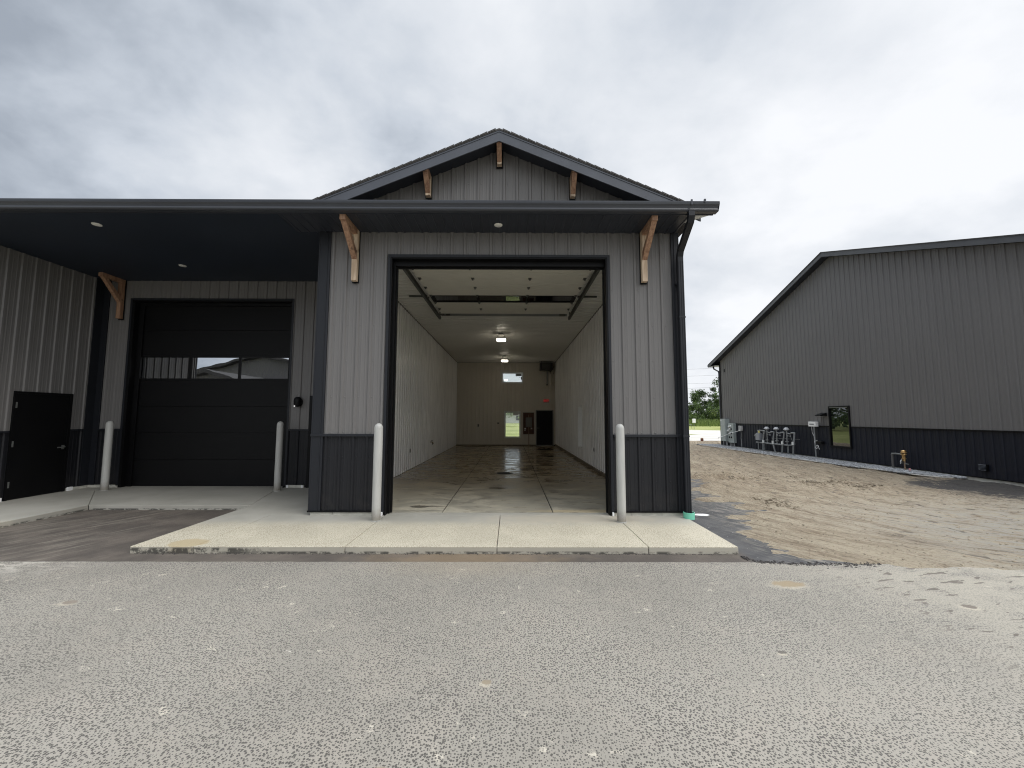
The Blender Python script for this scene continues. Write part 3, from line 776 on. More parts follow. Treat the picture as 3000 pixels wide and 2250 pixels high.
# soffit (grooved) over the bay, flat ceiling over the recess
mb = MB(); Ps = lambda u, off, z: (u, z, ZS - off)
siding(mb, Ps, -3.55, 3.062, -.85, FY, [], .0, h=.010, pitch=.1524, minor=0)
part(mb, 'grooved_soffit', 'soffit')
part(MB().box(-3.56, 3.06, -.85, FY + .1, ZS + .004, ZS + .03), 'soffit_backing', 'darkcore')
part(MB().box(-9.55, -3.55, -.85, 2.45, ZS - .004, ZS + .03).box(-3.55, -3.10, FY, 2.45, ZS - .004, ZS + .03).box(-16, -9.55, -.85, -.2, ZS - .004, ZS + .03), 'porch_ceiling', 'porch')
mb = MB()
mb.prism([(3.062, -.86), (3.40, -.86), (3.062, -.58)], ZS + .0, ZS + .012, 'z')
for k in range(5): mb.box(3.07, 3.38 - k * .075, -.855 + k * .055, -.848 + k * .055, ZS - .006, ZS)
part(mb, 'soffit_return', 'offwhite')
# fascia, gutter
part(MB().box(-16.3, 3.41, -.872, -.850, ZS - .012, 5.0).box(3.040, 3.062, -.85, FY, ZS - .012, ZS + .1), 'eave_fascia', 'soffit')
gp = [(-.873, 4.995), (-.873, 4.848), (-.955, 4.848), (-.975, 4.858), (-.982, 4.872), (-.978, 4.895), (-.990, 4.925), (-1.010, 4.945), (-1.016, 4.970), (-1.018, 4.988), (-1.004, 4.990), (-1.004, 4.978), (-.990, 4.94), (-.965, 4.875), (-.885, 4.865), (-.885, 4.99)]
mb = MB().prism(gp, -16.3, 3.44, 'x')
mb.prism([(-.86, 4.993), (-.86, 4.852), (-.97, 4.852), (-1.013, 4.95), (-1.016, 4.985)], 3.44, 3.447, 'x')
part(mb, 'gutter', 'gutter')
part(MB().box(2.995, 3.02, -1.024, -1.004, 4.93, 5.015).box(3.20, 3.225, -1.03, -1.0, 4.96, 5.02), 'gutter_clip', 'gutter')
mb = MB()
def rect_tube(mb, pts, w, d):
    """rectangular pipe through pts lying in a plane x = about const"""
    n = len(pts); vs = []
    for i, p in enumerate(pts):
        p = Vector(p); a = Vector(pts[max(0, i - 1)]); b = Vector(pts[min(n - 1, i + 1)])
        dirv = (b - a).normalized(); nx = Vector((1, 0, 0)); ny = dirv.cross(nx).normalized()
        for sx, sy in ((-1, -1), (1, -1), (1, 1), (-1, 1)): vs.append(p + nx * sx * w / 2 + ny * sy * d / 2)
    fs = [(i * 4 + k, i * 4 + (k + 1) % 4, i * 4 + 4 + (k + 1) % 4, i * 4 + 4 + k) for i in range(n - 1) for k in range(4)] + [(0, 1, 2, 3), (n * 4 - 1, n * 4 - 2, n * 4 - 3, n * 4 - 4)]
    mb.add(vs, fs)
rect_tube(mb, [(3.02, -.945, 4.86), (3.022, -.945, 4.79), (3.03, -.90, 4.72), (3.075, -.40, 4.46), (3.085, -.335, 4.38), (3.085, -.330, 4.3), (3.085, -.330, .04)], .098, .074)
for q in (3.05, 3.085, 3.12):
    mb.box(q - .006, q + .006, -.3735, -.366, .05, 4.30)
mb.box(3.03, 3.14, -.373, -.287, 3.30, 3.33).box(3.03, 3.14, -.373, -.287, 1.30, 1.33).box(3.03, 3.14, -.30, -.20, 3.9, 3.93)
part(mb, 'downspout', 'trim', bevel=.003)
# gable roof over the bay
RY = -.60
rt = lambda u: 6.487 - .415 * abs(u + .015)
mb = MB()
L, Rr = -3.40, 3.37
mb.add([(L, RY - .015, rt(L)), (-.015, RY - .015, 6.487), (Rr, RY - .015, rt(Rr)), (L, 9, rt(L)), (-.015, 9, 6.487), (Rr, 9, rt(Rr)),
        (L, RY - .015, rt(L) - .03), (-.015, RY - .015, 6.457), (Rr, RY - .015, rt(Rr) - .03), (L, 9, rt(L) - .03), (-.015, 9, 6.457), (Rr, 9, rt(Rr) - .03)],
       [(0, 1, 4, 3), (1, 2, 5, 4), (0, 6, 7, 1), (1, 7, 8, 2), (6, 9, 10, 7), (7, 10, 11, 8), (0, 3, 9, 6), (2, 8, 11, 5)])
# ragged shingle butts along the rake
random.seed(2)
for sgn in (-1, 1):
    for i in range(24):
        u = .06 + i * .14; a = -.015 + sgn * u; b = -.015 + sgn * (u + .132)
        zz = .012 + .004 * random.random()
        mb.add([(a, RY - .022, rt(a) + zz + .006), (b, RY - .022, rt(b) + zz - .006), (b, .4, rt(b) + zz - .006), (a, .4, rt(a) + zz + .006),
                (a, RY - .022, rt(a) - .012), (b, RY - .022, rt(b) - .012), (b, .4, rt(b) - .012), (a, .4, rt(a) - .012)],
               [(0, 1, 2, 3), (0, 4, 5, 1), (1, 5, 6, 2), (0, 3, 7, 4), (4, 7, 6, 5)])
part(mb, 'gable_roof', 'shingle')
mb = MB()
for sgn in (-1, 1):
    e = -.015 + sgn * 3.36; zc = lambda u, d: rt(u) - d
    c0 = -.015
    mb.add([(c0, RY, 6.45), (e, RY, rt(e) - .037), (e, RY, rt(e) - .215), (c0, RY, 6.272), (c0, RY + .025, 6.45), (e, RY + .025, rt(e) - .037), (e, RY + .025, rt(e) - .215), (c0, RY + .025, 6.272)],
           [(0, 1, 2, 3), (4, 7, 6, 5), (3, 2, 6, 7), (0, 4, 5, 1), (1, 5, 6, 2)])
    mb.add([(c0, RY - .008, 6.456), (e, RY - .008, rt(e) - .031), (e, RY - .008, rt(e) - .058), (c0, RY - .008, 6.429), (c0, RY, 6.429), (e, RY, rt(e) - .058)], [(0, 1, 2, 3), (3, 2, 5, 4)])
part(mb, 'rake_fascia', 'fascia')
mb = MB()
for sgn in (-1, 1):
    e = -.015 + sgn * 3.3
    mb.add([(-.015, RY + .025, 6.380), (e, RY + .025, rt(e) - .107), (e, FY + .03, rt(e) - .107), (-.015, FY + .03, 6.380)], [(0, 1, 2, 3)])
part(mb, 'rake_soffit', 'soffit')
# skirt roof between the gutter and the gable wall, and the long roof over the rest of the building
mb = MB().quad((-16.3, -.99, 4.985), (3.40, -.99, 4.985), (3.40, FY, 5.10), (-16.3, FY, 5.10))
part(mb, 'skirt_roof', 'shingle')
rz = 4.985 + .345 * 9.9; zmain = lambda y: rz - .345 * abs(y - 8.9)
mb = MB(); xr = 3.35
mb.add([(-16.3, -.985, 4.99), (-3.1, -.985, 4.99), (-3.1, 8.9, rz), (-16.3, 8.9, rz), (-16.3, 17.6, zmain(17.6)), (xr, 17.6, zmain(17.6)), (xr, 8.9, rz), (xr, FY + .1, zmain(FY + .1)), (-3.1, FY + .1, zmain(FY + .1))],
       [(0, 1, 8, 2, 3), (8, 7, 6, 2), (3, 2, 6, 5, 4)])
part(mb, 'main_roof', 'shingle')
# structure behind the cladding
BY = 16.08; WL, WR, CH = -2.93, 2.78, 4.80
win_r = (7.40, 8.34, .49, 2.07)                      # side window  (y0,y1,z0,z1)
bw = [(-.30, .88, 3.605, 4.20), (-.145, .745, .465, 1.93)]   # back windows (x0,x1,z0,z1)
bd = (1.66, 2.62, -.2, 2.01)
mb = MB()
core(mb, -3.12, 3.08, -.1, ZS + .1, FY + .012, -.012, [(OX0, OX1, -.1, 4.40)], 'x')
mb.box(-3.12, WL - .02, -.012, BY, -.1, ZS + .1)
core(mb, -.012, BY, -.1, ZS + .1, WR + .02, 3.08, [win_r], 'y')
core(mb, -3.12, 3.08, -.1, ZS + .1, BY + .02, BY + .19, bw, 'x')
mb.box(WL - .02, WR + .02, -.012, BY + .02, CH + .02, ZS + .1)
part(mb, 'wall_core', 'darkcore')
mb = MB().add([(3.08, FY + .1, ZS), (3.08, BY, ZS), (3.08, BY, zmain(BY) - .03), (3.08, 8.9, rz - .03), (3.08, FY + .1, zmain(FY) - .03)], [(0, 1, 2, 3, 4)])
part(mb, 'gable_core', 'darkcore')
# exterior of the side and back
mb = MB(); Pe = lambda u, off, z: (3.09 + off, u, z)
siding(mb, Pe, -.03, BY + .2, WZ, lambda y: zmain(y) - .05, [win_r], .1, extra=(8.9,))
part(mb, 'side_siding', 'siding')
mb = MB(); siding(mb, Pe, -.03, BY + .2, .02, WZ, [win_r], .1)
part(mb, 'side_wainscot', 'dark')
mb = MB(); Pb = lambda u, off, z: (u, BY + .2 + off, z)
siding(mb, Pb, -16, 3.1, 0, ZS, bw, .1); part(mb, 'back_siding', 'siding')
# interior lining
mb = MB()
siding(mb, lambda u, off, z: (WL + off, u, z), -.01, BY, .012, CH, [], .05, h=.020)
siding(mb, lambda u, off, z: (WR - off, u, z), -.01, BY, .09, CH, [win_r], .05, h=.020)
part(mb, 'side_lining', 'liner')
mb = MB(); siding(mb, lambda u, off, z: (u, BY - off, z), WL, WR, .06, CH, bw + [bd], .03, h=.018)
part(mb, 'back_lining', 'linerback')
mb = MB(); siding(mb, lambda u, off, z: (z, u, CH - off), -.01, BY, WL, WR, [], .02, h=.020)
part(mb, 'ceiling_lining', 'ceilliner')
part(core(MB(), WL, WR, 0, CH, -.011, -.003, [(OX0, OX1, -.1, 4.40)], 'x'), 'front_lining', 'liner')
part(MB().box(WL - .01, WL + .012, 0, BY, -.01, .012).box(WR - .045, WR + .01, 0, BY, -.01, .095).box(WL, bd[0] - .04, BY - .04, BY + .01, -.01, .062), 'inside_curb', 'curb')
mb = MB().box(WL, WL + .03, 0, BY, CH - .03, CH).box(WR - .03, WR, 0, BY, CH - .03, CH).box(WL + .03, WR - .03, BY - .025, BY, CH - .035, CH)
mb.box(WL, WL + .022, BY - .03, BY, .06, CH - .035).box(WR - .022, WR, BY - .03, BY, .06, CH - .035)
part(mb, 'inside_trim', simple('grey_inside_trim', (.16, .155, .14), .5))

def sub(mb, name, mat, parent, root=None, **kw):
    for m in split_pieces(mb, name): o = m.build(name, mat, **kw); o.parent = parent
    return o
def ring(mb, a0, a1, z0, z1, t, y0, y1, axis='x'):
    """rectangular frame"""
    for q in ((a0, a1, z1 - t, z1), (a0, a1, z0, z0 + t), (a0, a0 + t, z0 + t, z1 - t), (a1 - t, a1, z0 + t, z1 - t)):
        if axis == 'x': mb.box(q[0], q[1], y0, y1, q[2], q[3])
        else: mb.box(y0, y1, q[0], q[1], q[2], q[3])
    return mb
# back windows
for (a, b, c, d), stx in zip(bw, (1, 0)):
    fr = part(ring(ring(MB(), a - .035, b + .035, c - .035, d + .035, .045, BY - .035, BY + .05), a + .012, b - .012, c + .012, d - .012, .04, BY + .05, BY + .10), 'window', 'offwhite', bevel=.003)
    part_glass = sub(MB().box(a + .04, b - .04, BY + .07, BY + .078, c + .04, d - .04), 'pane', 'glass', fr)
    sx = b - .42; sz = d - .20
    sk = MB().box(b - .40, b - .06, BY + .060, BY + .064, d - .20, d - .06)
    if stx: sk.box(b - .20, b - .12, BY + .060, BY + .064, d - .27, d - .245).box(b - .10, b - .05, BY + .060, BY + .064, d - .40, d - .25).box(a + .07, a + .115, BY + .060, BY + .064, c + .06, c + .17)
    sub(sk, 'sticker', 'stick' if stx else 'signwhite', fr)
# side window
y0, y1, z0, z1 = win_r
fr = part(ring(ring(MB(), y0 + .002, y1 - .002, z0 + .002, z1 - .002, .03, WR - .015, 3.0, 'y'), y0 + .01, y1 - .01, z0 + .01, z1 - .01, .05, 3.0, 3.05, 'y'), 'window', 'white')
sub(MB().box(3.02, 3.028, y0 + .05, y1 - .05, z0 + .05, z1 - .05), 'pane', 'glass', fr)
# back door
bdr = part(MB().box(bd[0] + .03, bd[1] - .03, BY - .03, BY + .0, .03, bd[3] - .03), 'back_door', 'black', bevel=.003)
sub(ring(MB(), bd[0] - .03, bd[1] + .03, -.05, bd[3] + .03, .05, BY - .05, BY + .012), 'door_frame', simple('grey_door_frame', (.22, .22, .20), .5), bdr)
sub(MB().box(bd[0] + .05, bd[1] - .05, BY - .045, BY - .031, .012, .045), 'sweep', 'galv', bdr)
sub(MB().box(bd[0] + .07, bd[0] + .2, BY - .075, BY - .05, .99, 1.015).box(bd[0] + .08, bd[0] + .1, BY - .06, BY - .03, .96, 1.05), 'handle', 'hinge', bdr)
part(MB().box(bd[0], bd[1], BY + .001, BY + .018, -.1, bd[3] + .03), 'door_backing', 'darkcore')

# overhead door rolled up under the ceiling
ohd = part(MB(), 'overhead_door', 'doorwhite')
DZ = 4.62; sec = .61; ys_ = [.25 + sec * k for k in range(8)]
for k in range(7):
    a, b = ys_[k], ys_[k + 1]
    if k == 4:
        m1 = MB(); ring_ = [(-1.83, 1.83, a, a + .055), (-1.83, 1.83, b - .055, b), (-1.83, -1.74, a + .055, b - .055), (1.74, 1.83, a + .055, b - .055), (-.67, -.61, a + .055, b - .055), (.57, .63, a + .055, b - .055)]
        for q in ring_: m1.box(q[0], q[1], q[2], q[3], DZ, DZ + .045)
        sub(m1, 'glazed_section_frame', 'black', ohd)
        sub(MB().box(-1.74, 1.74, a + .055, b - .055, DZ + .018, DZ + .026), 'glazing', 'tint2', ohd)
    else:
        m1 = MB().box(-1.83, 1.83, a + .003, b - .003, DZ, DZ + .045)
        for gq in range(1, 4): m1.box(-1.82, 1.82, a + gq * sec / 4 - .003, a + gq * sec / 4 + .003, DZ - .0025, DZ)
        sub(m1, 'door_section', 'doorwhite', ohd)
hg = None
for k in range(1, 7):
    for xc in (-1.79, -.64, .60, 1.79):
        yy = ys_[k]
        m1 = MB().box(-.035, .035, -.05, .05, -.006, 0)
        m1.prism([(-.032, -.006), (.032, -.006), (.022, -.04), (-.022, -.04)], -.018, .018, 'x')
        if hg is None:
            hg = m1.build('hinge', 'hinge'); h2 = hg
        else: h2 = hg.copy(); COL.objects.link(h2)
        h2.parent = ohd; h2.location = (xc, yy, DZ)
sub(MB().box(-1.83, 1.83, 4.50, 4.53, DZ - .05, DZ + .045).box(-1.83, 1.83, 4.44, 4.53, DZ - .006, DZ), 'end_strut', 'galv', ohd)
sub(MB().box(-1.70, -1.58, 4.42, 4.50, DZ - .055, DZ - .01).box(1.60, 1.78, 4.44, 4.50, DZ - .06, DZ - .01).box(-1.87, -1.74, 4.42, 4.5, DZ - .045, DZ - .01), 'end_fitting', 'hinge', ohd)
mb = MB()
for sx in (-1, 1):
    xa = 1.93 * sx if sx > 0 else -1.985
    xb = xa + .07 * 1
    mb.box(xa - .005, xa + .06, .45, 4.96, DZ - .045, DZ - .037).box(xa - .005, xa + .002, .45, 4.96, DZ - .045, DZ + .04).box(xa + .053, xa + .06, .45, 4.96, DZ - .045, DZ + .04)
    mb.box(xa, xa + .05, .06, .10, .1, 4.25)
    arc = [(xa + .03, .10 + .38 * (1 - math.cos(t)), 4.22 + .38 * math.sin(t)) for t in [R(a) for a in range(0, 91, 15)]]
    mb.tube(arc, .03, 6)
    mb.box(min(xa, xa + sx * .48) if sx > 0 else xa - .47, xa + .50 if sx > 0 else xa, 3.19, 3.235, 4.735, 4.775)
    mb.box(xa + .02, xa + .05, 3.195, 3.235, DZ + .03, 4.74).box(xa + .02, xa + .05, 4.85, 4.89, DZ + .03, CH)
sub(mb, 'track', simple('dark_track_steel', (.10, .105, .095), .5, .4), ohd)

# ------------------------------------------------ recess with the closed door
WY = 2.37; LX = -9.5; D0, D1, DT = -8.79, -5.00, 4.375
md = (-4.46, -3.45, -.1, 2.09)
mb = MB(); Pw = lambda u, off, z: (u, WY - off, z)
siding(mb, Pw, LX + .15, -3.1, WZ + .02, ZS, [(D0, D1, -1, DT), md], PH)
part(mb, 'recess_siding', 'siding')
mb = MB(); siding(mb, Pw, LX + .15, -3.1, .07, WZ - .01, [(D0, D1, -1, DT), md], PH)
part(mb, 'recess_wainscot', 'dark')
sdr = (.83, 1.875, -.1, 2.11)
mb = MB(); Pl = lambda u, off, z: (LX + off, u, z)
siding(mb, Pl, -.19, WY - .2, WZ + .02, ZS, [sdr], .08)
part(mb, 'recess_side_siding', 'siding')
mb = MB(); siding(mb, Pl, -.19, WY - .2, .07, WZ - .01, [sdr], .08)
part(mb, 'recess_side_wainscot', 'dark')
mb = MB().box(LX, LX + .15, WY - .024, WY + .02, .06, ZS).box(LX - .02, LX + .024, WY - .2, WY - .024, .06, ZS)
mb.box(LX + .15, LX + .163, WY - .03, WY, .06, ZS).box(LX, LX + .03, WY - .213, WY - .2, .06, ZS)
mb.box(LX + .15, D0 - .05, WY - .04, WY, WZ - .02, WZ + .02).box(D1 + .05, md[0] - .02, WY - .04, WY, WZ - .02, WZ + .02)
mb.box(LX, LX + .04, -.2, sdr[0] - .03, WZ - .02, WZ + .02).box(LX, LX + .04, sdr[1] + .03, WY - .2, WZ - .02, WZ + .02)
mb.box(D0 - .045, D0, WY - .03, WY + .01, .05, DT + .045).box(D1, D1 + .045, WY - .03, WY + .01, .05, DT + .045).box(D0, D1, WY - .03, WY + .01, DT, DT + .045)
part(mb, 'recess_trim', 'trim', bevel=.002)
mb = MB().box(D0, D0 + .06, WY - .02, WY + .11, -.01, DT).box(D1 - .03, D1, WY - .02, WY + .11, -.01, DT).box(D0 + .06, D1 - .03, WY - .02, WY + .11, DT - .03, DT)
mb.box(D0, D0 + .17, WY + .11, WY + .15, -.01, DT).box(D1 - .10, D1, WY + .11, WY + .15, -.01, DT).box(D0 + .17, D1 - .10, WY + .11, WY + .15, DT - .10, DT)
part(mb, 'door_jamb', 'black', bevel=.002)
mb = MB()
mb.box(LX + .0, D0 - .03, WY - .012, WY + .1, -.05, .058).box(D1 + .06, md[0] - .09, WY - .012, WY + .1, -.05, .058)
mb.box(LX - .1, LX + .012, sdr[1] + .04, WY, -.05, .058).box(LX - .1, LX + .012, -.2, sdr[0] - .04, -.05, .058)
part(mb, 'foundation', 'block', bevel=.003)
part(MB().box(D1 + .055, D1 + .10, WY - .03, WY - .012, 0, .06).box(md[0] - .14, md[0] - .10, WY - .03, WY - .012, 0, .06).box(LX + .0, LX + .05, sdr[1] + .045, sdr[1] + .14, 0, .075).box(LX + .0, LX + .05, sdr[0] - .14, sdr[0] - .05, 0, .075), 'white_foot', 'white')
mb = MB()
core(mb, LX - .01, -3.1, -.1, ZS + .1, WY + .22, WY + .3, [], 'x')
mb.box(LX - .05, D0, WY + .01, WY + .22, -.1, ZS).box(D1, -3.1, WY + .02, WY + .22, -.1, ZS).box(D0, D1, WY + .02, WY + .22, DT + .05, ZS)
core(mb, -.2, WY + .3, -.1, ZS, LX - .15, LX - .012, [], 'y')
part(mb, 'wall_core', 'darkcore')
bracket(-9.03, WY - .018, ZS, .56, .94, parent_pale=False)
bracket(-4.05, WY - .018, ZS, .56, .94, parent_pale=False)
# closed sectional door with a strip of windows
cdo = part(MB(), 'overhead_door', 'black'); dY = WY + .155
grooved = simple('black_grooved_door', (.004, .004, .0045), .5, var=.1, scale=2, spec=.2)
gt = NT.__new__(NT); gt.t = grooved.node_tree; gt.n = gt.t.nodes; gt.l = gt.t.links
wv = gt.new('ShaderNodeTexWave', {'Vector': gt.new('ShaderNodeTexCoord').outputs['Object'], 'Scale': 18.0, 'Distortion': .0}, wave_type='BANDS', bands_direction='Z')
bnn = gt.new('ShaderNodeBump', {'Height': wv.outputs[1], 'Strength': .35, 'Distance': .003})
pb = [n for n in gt.n if n.type == 'BSDF_PRINCIPLED'][0]; gt.l.new(bnn.outputs[0], pb.inputs['Normal'])
a0, a1 = D0 + .10, D1 - .06; wz0, wz1 = 2.475, 3.075
zz = [.005, .62, 1.24, 1.86, wz0, wz1, 3.69, 4.36]
for k in range(7):
    if k == 4:
        m1 = ring(MB(), a0, a1, wz0, wz1, .05, dY, dY + .04)
        w3 = (a1 - a0 - .1) / 3
        for q in (1, 2): m1.box(a0 + .05 + w3 * q - .03, a0 + .05 + w3 * q + .03, dY, dY + .04, wz0 + .05, wz1 - .05)
        sub(m1, 'glazed_section_frame', 'black', cdo)
        for q in range(3): sub(MB().box(a0 + .05 + w3 * q + .03 * (q > 0), a0 + .05 + w3 * (q + 1) - .03 * (q < 2), dY + .014, dY + .020, wz0 + .05, wz1 - .05), 'pane', 'tint', cdo)
    else:
        sub(MB().box(a0, a1, dY, dY + .04, zz[k] + .003, zz[k + 1] - .003), 'door_section', grooved, cdo)
# man doors
smd = part(MB().box(LX - .01, LX + .012, sdr[0] + .04, sdr[1] - .04, .02, sdr[3] - .04), 'side_door', 'black')
sub(ring(MB(), sdr[0], sdr[1], -.05, sdr[3], .045, LX - .012, LX + .03, 'y'), 'door_frame', 'black', smd)
m1 = MB()
for z in (1.78, 1.02, .24): m1.box(LX + .028, LX + .040, sdr[0] + .030, sdr[0] + .052, z, z + .115)
sub(m1, 'hinges', 'galv', smd)
sub(MB().box(LX + .012, LX + .07, sdr[1] - .115, sdr[1] - .09, .945, .97).box(LX + .05, LX + .07, sdr[1] - .24, sdr[1] - .09, .945, .968).box(LX + .012, LX + .02, sdr[1] - .13, sdr[1] - .075, .91, 1.0), 'handle', 'galv', smd)
rmd = part(MB().box(md[0] + .04, md[1] - .04, WY - .01, WY + .012, .02, md[3] - .04), 'recess_door', 'black')
sub(ring(MB(), md[0] - .03, md[1], -.05, md[3] + .02, .06, WY - .035, WY + .014), 'door_frame', 'black', rmd)

# next bay on the left (mostly out of frame, seen in reflections and from the side)
mb = MB(); siding(mb, Pf, -15.8, LX + .0, WZ, ZS, [], PH); part(mb, 'next_bay_siding', 'siding')
mb = MB(); siding(mb, Pf, -15.8, LX + .0, .05, WZ, [], PH); part(mb, 'next_bay_wainscot', 'dark')
part(MB().box(LX - .16, LX + .02, FY - .03, FY + .01, .06, ZS), 'next_bay_corner_trim', 'trim')
part(MB().box(-15.8, LX - .1, FY + .01, FY + .15, -.1, ZS), 'next_bay_core', 'darkcore')
mb = MB(); siding(mb, lambda u, off, z: (-15.82 - off, u, z), FY, BY + .2, WZ, lambda y: zmain(y) - .05, [], .1, extra=(8.9,)); part(mb, 'end_siding', 'siding')
mb = MB(); siding(mb, lambda u, off, z: (-15.82 - off, u, z), FY, BY + .2, .0, WZ, [], .1); part(mb, 'end_wainscot', 'dark')
part(MB().add([(-15.8, FY, 0), (-15.8, BY + .2, 0), (-15.8, BY + .2, zmain(BY) - .1), (-15.8, 8.9, rz - .08), (-15.8, FY, zmain(FY) - .1)], [(0, 1, 2, 3, 4)]), 'end_wall_core', 'darkcore')

# ================================================================== THINGS ON THE NEAR BUILDING
def bollard(loc, label, h=1.52, first=[None]):
    if first[0] is None:
        root = empty('bollard', loc)
        prof = [(.0, h), (.018, h - .002), (.036, h - .010), (.052, h - .026), (.063, h - .048), (.068, h - .075), (.0685, .0), (.0, .0)]
        b = MB().lathe(prof, (0, 0, 0), 32).build('cover', 'bollard', smooth=True); b.parent = root
        s_ = MB().lathe([(.069, .0), (.074, .0), (.074, .010), (.069, .012)], (0, 0, 0), 32).build('collar', simple('bollard_collar', (.33, .33, .31), .6)); s_.parent = root
        first[0] = root
    else: root = copy_tree(first[0]); root.location = loc
    tag(root, label, 'bollard', 'light grey round topped bollards beside the door openings'); return root
bollard((-1.92, -.545, 0), 'light grey bollard at the left jamb of the open bay')
bollard((1.925, -.61, 0), 'light grey bollard at the right jamb of the open bay')
bollard((-8.72, 1.98, 0), 'shaded grey bollard at the left end of the closed black door')
bollard((-4.93, 1.97, 0), 'shaded grey bollard at the right end of the closed black door')

g_ = empty('drain_pipe', (3.085, -.33, 0))
o = MB().lathe([(.088, 0), (.088, .105), (.080, .105), (.080, 0)], (0, -.03, -.01), 28).build('collar', 'pvc', smooth=True); o.parent = g_
o = MB().lathe([(.0, .03), (.079, .03)], (0, -.03, -.01), 28).build('inside', 'darkcore'); o.parent = g_
tag(g_, 'mint green round drain pipe stub under the downspout at the building corner', 'pipe')

def recessed(loc, label, first=[None]):
    if first[0] is None:
        root = empty('recessed_light', loc)
        o = MB().lathe([(.0, -.010), (.050, -.010), (.054, -.008), (.054, 0)], (0, 0, 0), 32).build('lens', 'lensoff', smooth=True); o.parent = root
        o = MB().lathe([(.054, -.0075), (.066, -.006), (.070, 0.003)], (0, 0, 0), 32).build('trim_ring', 'lensoff', smooth=True); o.parent = root
        first[0] = root
    else: root = copy_tree(first[0]); root.location = loc
    tag(root, label, 'ceiling light', 'unlit round recessed lights under the eaves')
recessed((-.024, -.50, ZS - .010), 'unlit round white light in the grooved soffit above the open bay')
recessed((-6.80, -.46, ZS - .006), 'unlit round light in the dark porch ceiling near the gutter')
recessed((-6.86, 1.385, ZS - .006), 'unlit round light in the dark porch ceiling close to the closed door')

wl = empty('wall_lantern', (-4.735, WY, 1.96))
o = MB().lathe([(0, -.045), (.045, -.043), (.07, -.03), (.075, 0)], (0, 0, .0), 20, 'y').build('back_plate', 'black', smooth=True); o.parent = wl; o.scale = (1, 1, 1.35)
o = MB().lathe([(0, .12), (.045, .115), (.075, .08), (.085, .02), (.08, -.05), (.055, -.10), (.0, -.115)], (0, -.09, 0), 20).build('housing', 'black', smooth=True); o.parent = wl
o = MB().box(-.045, -.025, -.165, -.15, -.105, -.085).build('indicator', 'led'); o.parent = wl
tag(wl, 'small black rounded wall fixture right of the closed black door', 'wall light')

def high_bay(loc, label, first=[None]):
    if first[0] is None:
        root = empty('garage_lamp', loc)
        o = MB().lathe([(0, 0), (.075, 0), (.075, -.03), (.0, -.03)], (0, 0, 0), 20).tube([(-.05, 0, -.02), (-.12, 0, -.06), (-.13, 0, -.14), (-.11, 0, -.19)], .008, 6).tube([(.05, 0, -.02), (.12, 0, -.06), (.13, 0, -.14), (.11, 0, -.19)], .008, 6).build('bracket', 'galv'); o.parent = root
        o = MB().add([(-.12, -.08, -.15), (.12, -.08, -.15), (.12, .08, -.15), (-.12, .08, -.15), (-.185, -.11, -.235), (.185, -.11, -.235), (.185, .11, -.235), (-.185, .11, -.235)],
                     [(0, 1, 2, 3), (0, 4, 5, 1), (1, 5, 6, 2), (2, 6, 7, 3), (3, 7, 4, 0), (4, 7, 6, 5)]).build('housing', 'offwhite', bevel=.01); o.parent = root
        o = MB().box(-.165, .165, -.10, .10, -.305, -.237).build('diffuser', 'lamp', bevel=.03); o.parent = root
        first[0] = root
    else: root = copy_tree(first[0]); root.location = loc
    tag(root, label, 'ceiling light', 'lit lamps on the garage ceiling')
high_bay((-.175, 7.9, CH - .016), 'lit white lamp on the garage ceiling, the nearer and larger of two')
high_bay((-.125, 13.5, CH - .016), 'lit white lamp on the garage ceiling, the farther of two near the back wall')

ht = empty('unit_heater', (2.2, 15.7, 4.5))
def rel(mb, name, mat, root, **kw):
    
    for m in split_pieces(mb, name): o = m.build(name, mat, **kw); o.parent = root; o.matrix_parent_inverse = Matrix.Translation(-Vector(root.location))
    return o
rel(MB().box(1.85, 2.55, 15.35, 15.95, 4.28, 4.70), 'case', 'heater', ht, bevel=.01)
mb = MB()
for k in range(6): mb.box(1.95, 2.42, 15.325, 15.35, 4.36 + k * .05, 4.375 + k * .05)
rel(mb, 'louvres', 'panelbox', ht)
rel(MB().box(1.9, 1.93, 15.4, 15.43, 4.70, 4.80).box(2.45, 2.48, 15.4, 15.43, 4.70, 4.80).box(1.8, 2.6, 15.38, 15.45, 4.765, 4.80), 'hanger', 'heater', ht)
rel(MB().tube([(2.29, 15.75, 4.28), (2.29, 15.75, 3.55), (2.29, 15.95, 3.49), (2.29, 16.1, 3.49)], .045, 12), 'flue', 'galv', ht, smooth=True)
rel(MB().tube([(2.5, 15.6, 4.6), (2.62, 15.7, 4.55), (2.68, 15.8, 4.3), (2.66, 15.85, 4.1)], .012, 6).tube([(2.46, 15.8, 4.28), (2.46, 15.8, 4.12)], .02, 8), 'gas_hose', 'black', ht)
tag(ht, 'black unit heater hanging from the ceiling at the back right corner', 'heater')

def text_mesh(txt, size, name, mat, depth=.004):
    cu = bpy.data.curves.new(name, 'FONT'); cu.body = txt; cu.size = size; cu.extrude = depth; cu.align_x = 'CENTER'; cu.align_y = 'CENTER'
    tmp = bpy.data.objects.new(name + '_t', cu); COL.objects.link(tmp)
    dg = bpy.context.evaluated_depsgraph_get(); me = bpy.data.meshes.new_from_object(tmp.evaluated_get(dg))
    bpy.data.objects.remove(tmp); bpy.data.curves.remove(cu)
    me.materials.clear(); me.materials.append(M[mat]); o = bpy.data.objects.new(name, me); COL.objects.link(o); return o
ex = empty('exit_sign', (2.24, BY - .03, 2.57))
rel(MB().box(2.08, 2.40, BY - .06, BY - .016, 2.475, 2.665), 'housing', simple('exit_housing', (.30, .16, .15), .5), ex, bevel=.006)
o = text_mesh('EXIT', .165, 'lettering', 'red'); o.parent = ex; o.rotation_euler = (R(90), 0, 0); o.location = (0, -.034, 0); o.scale = (.9, 1, 1)
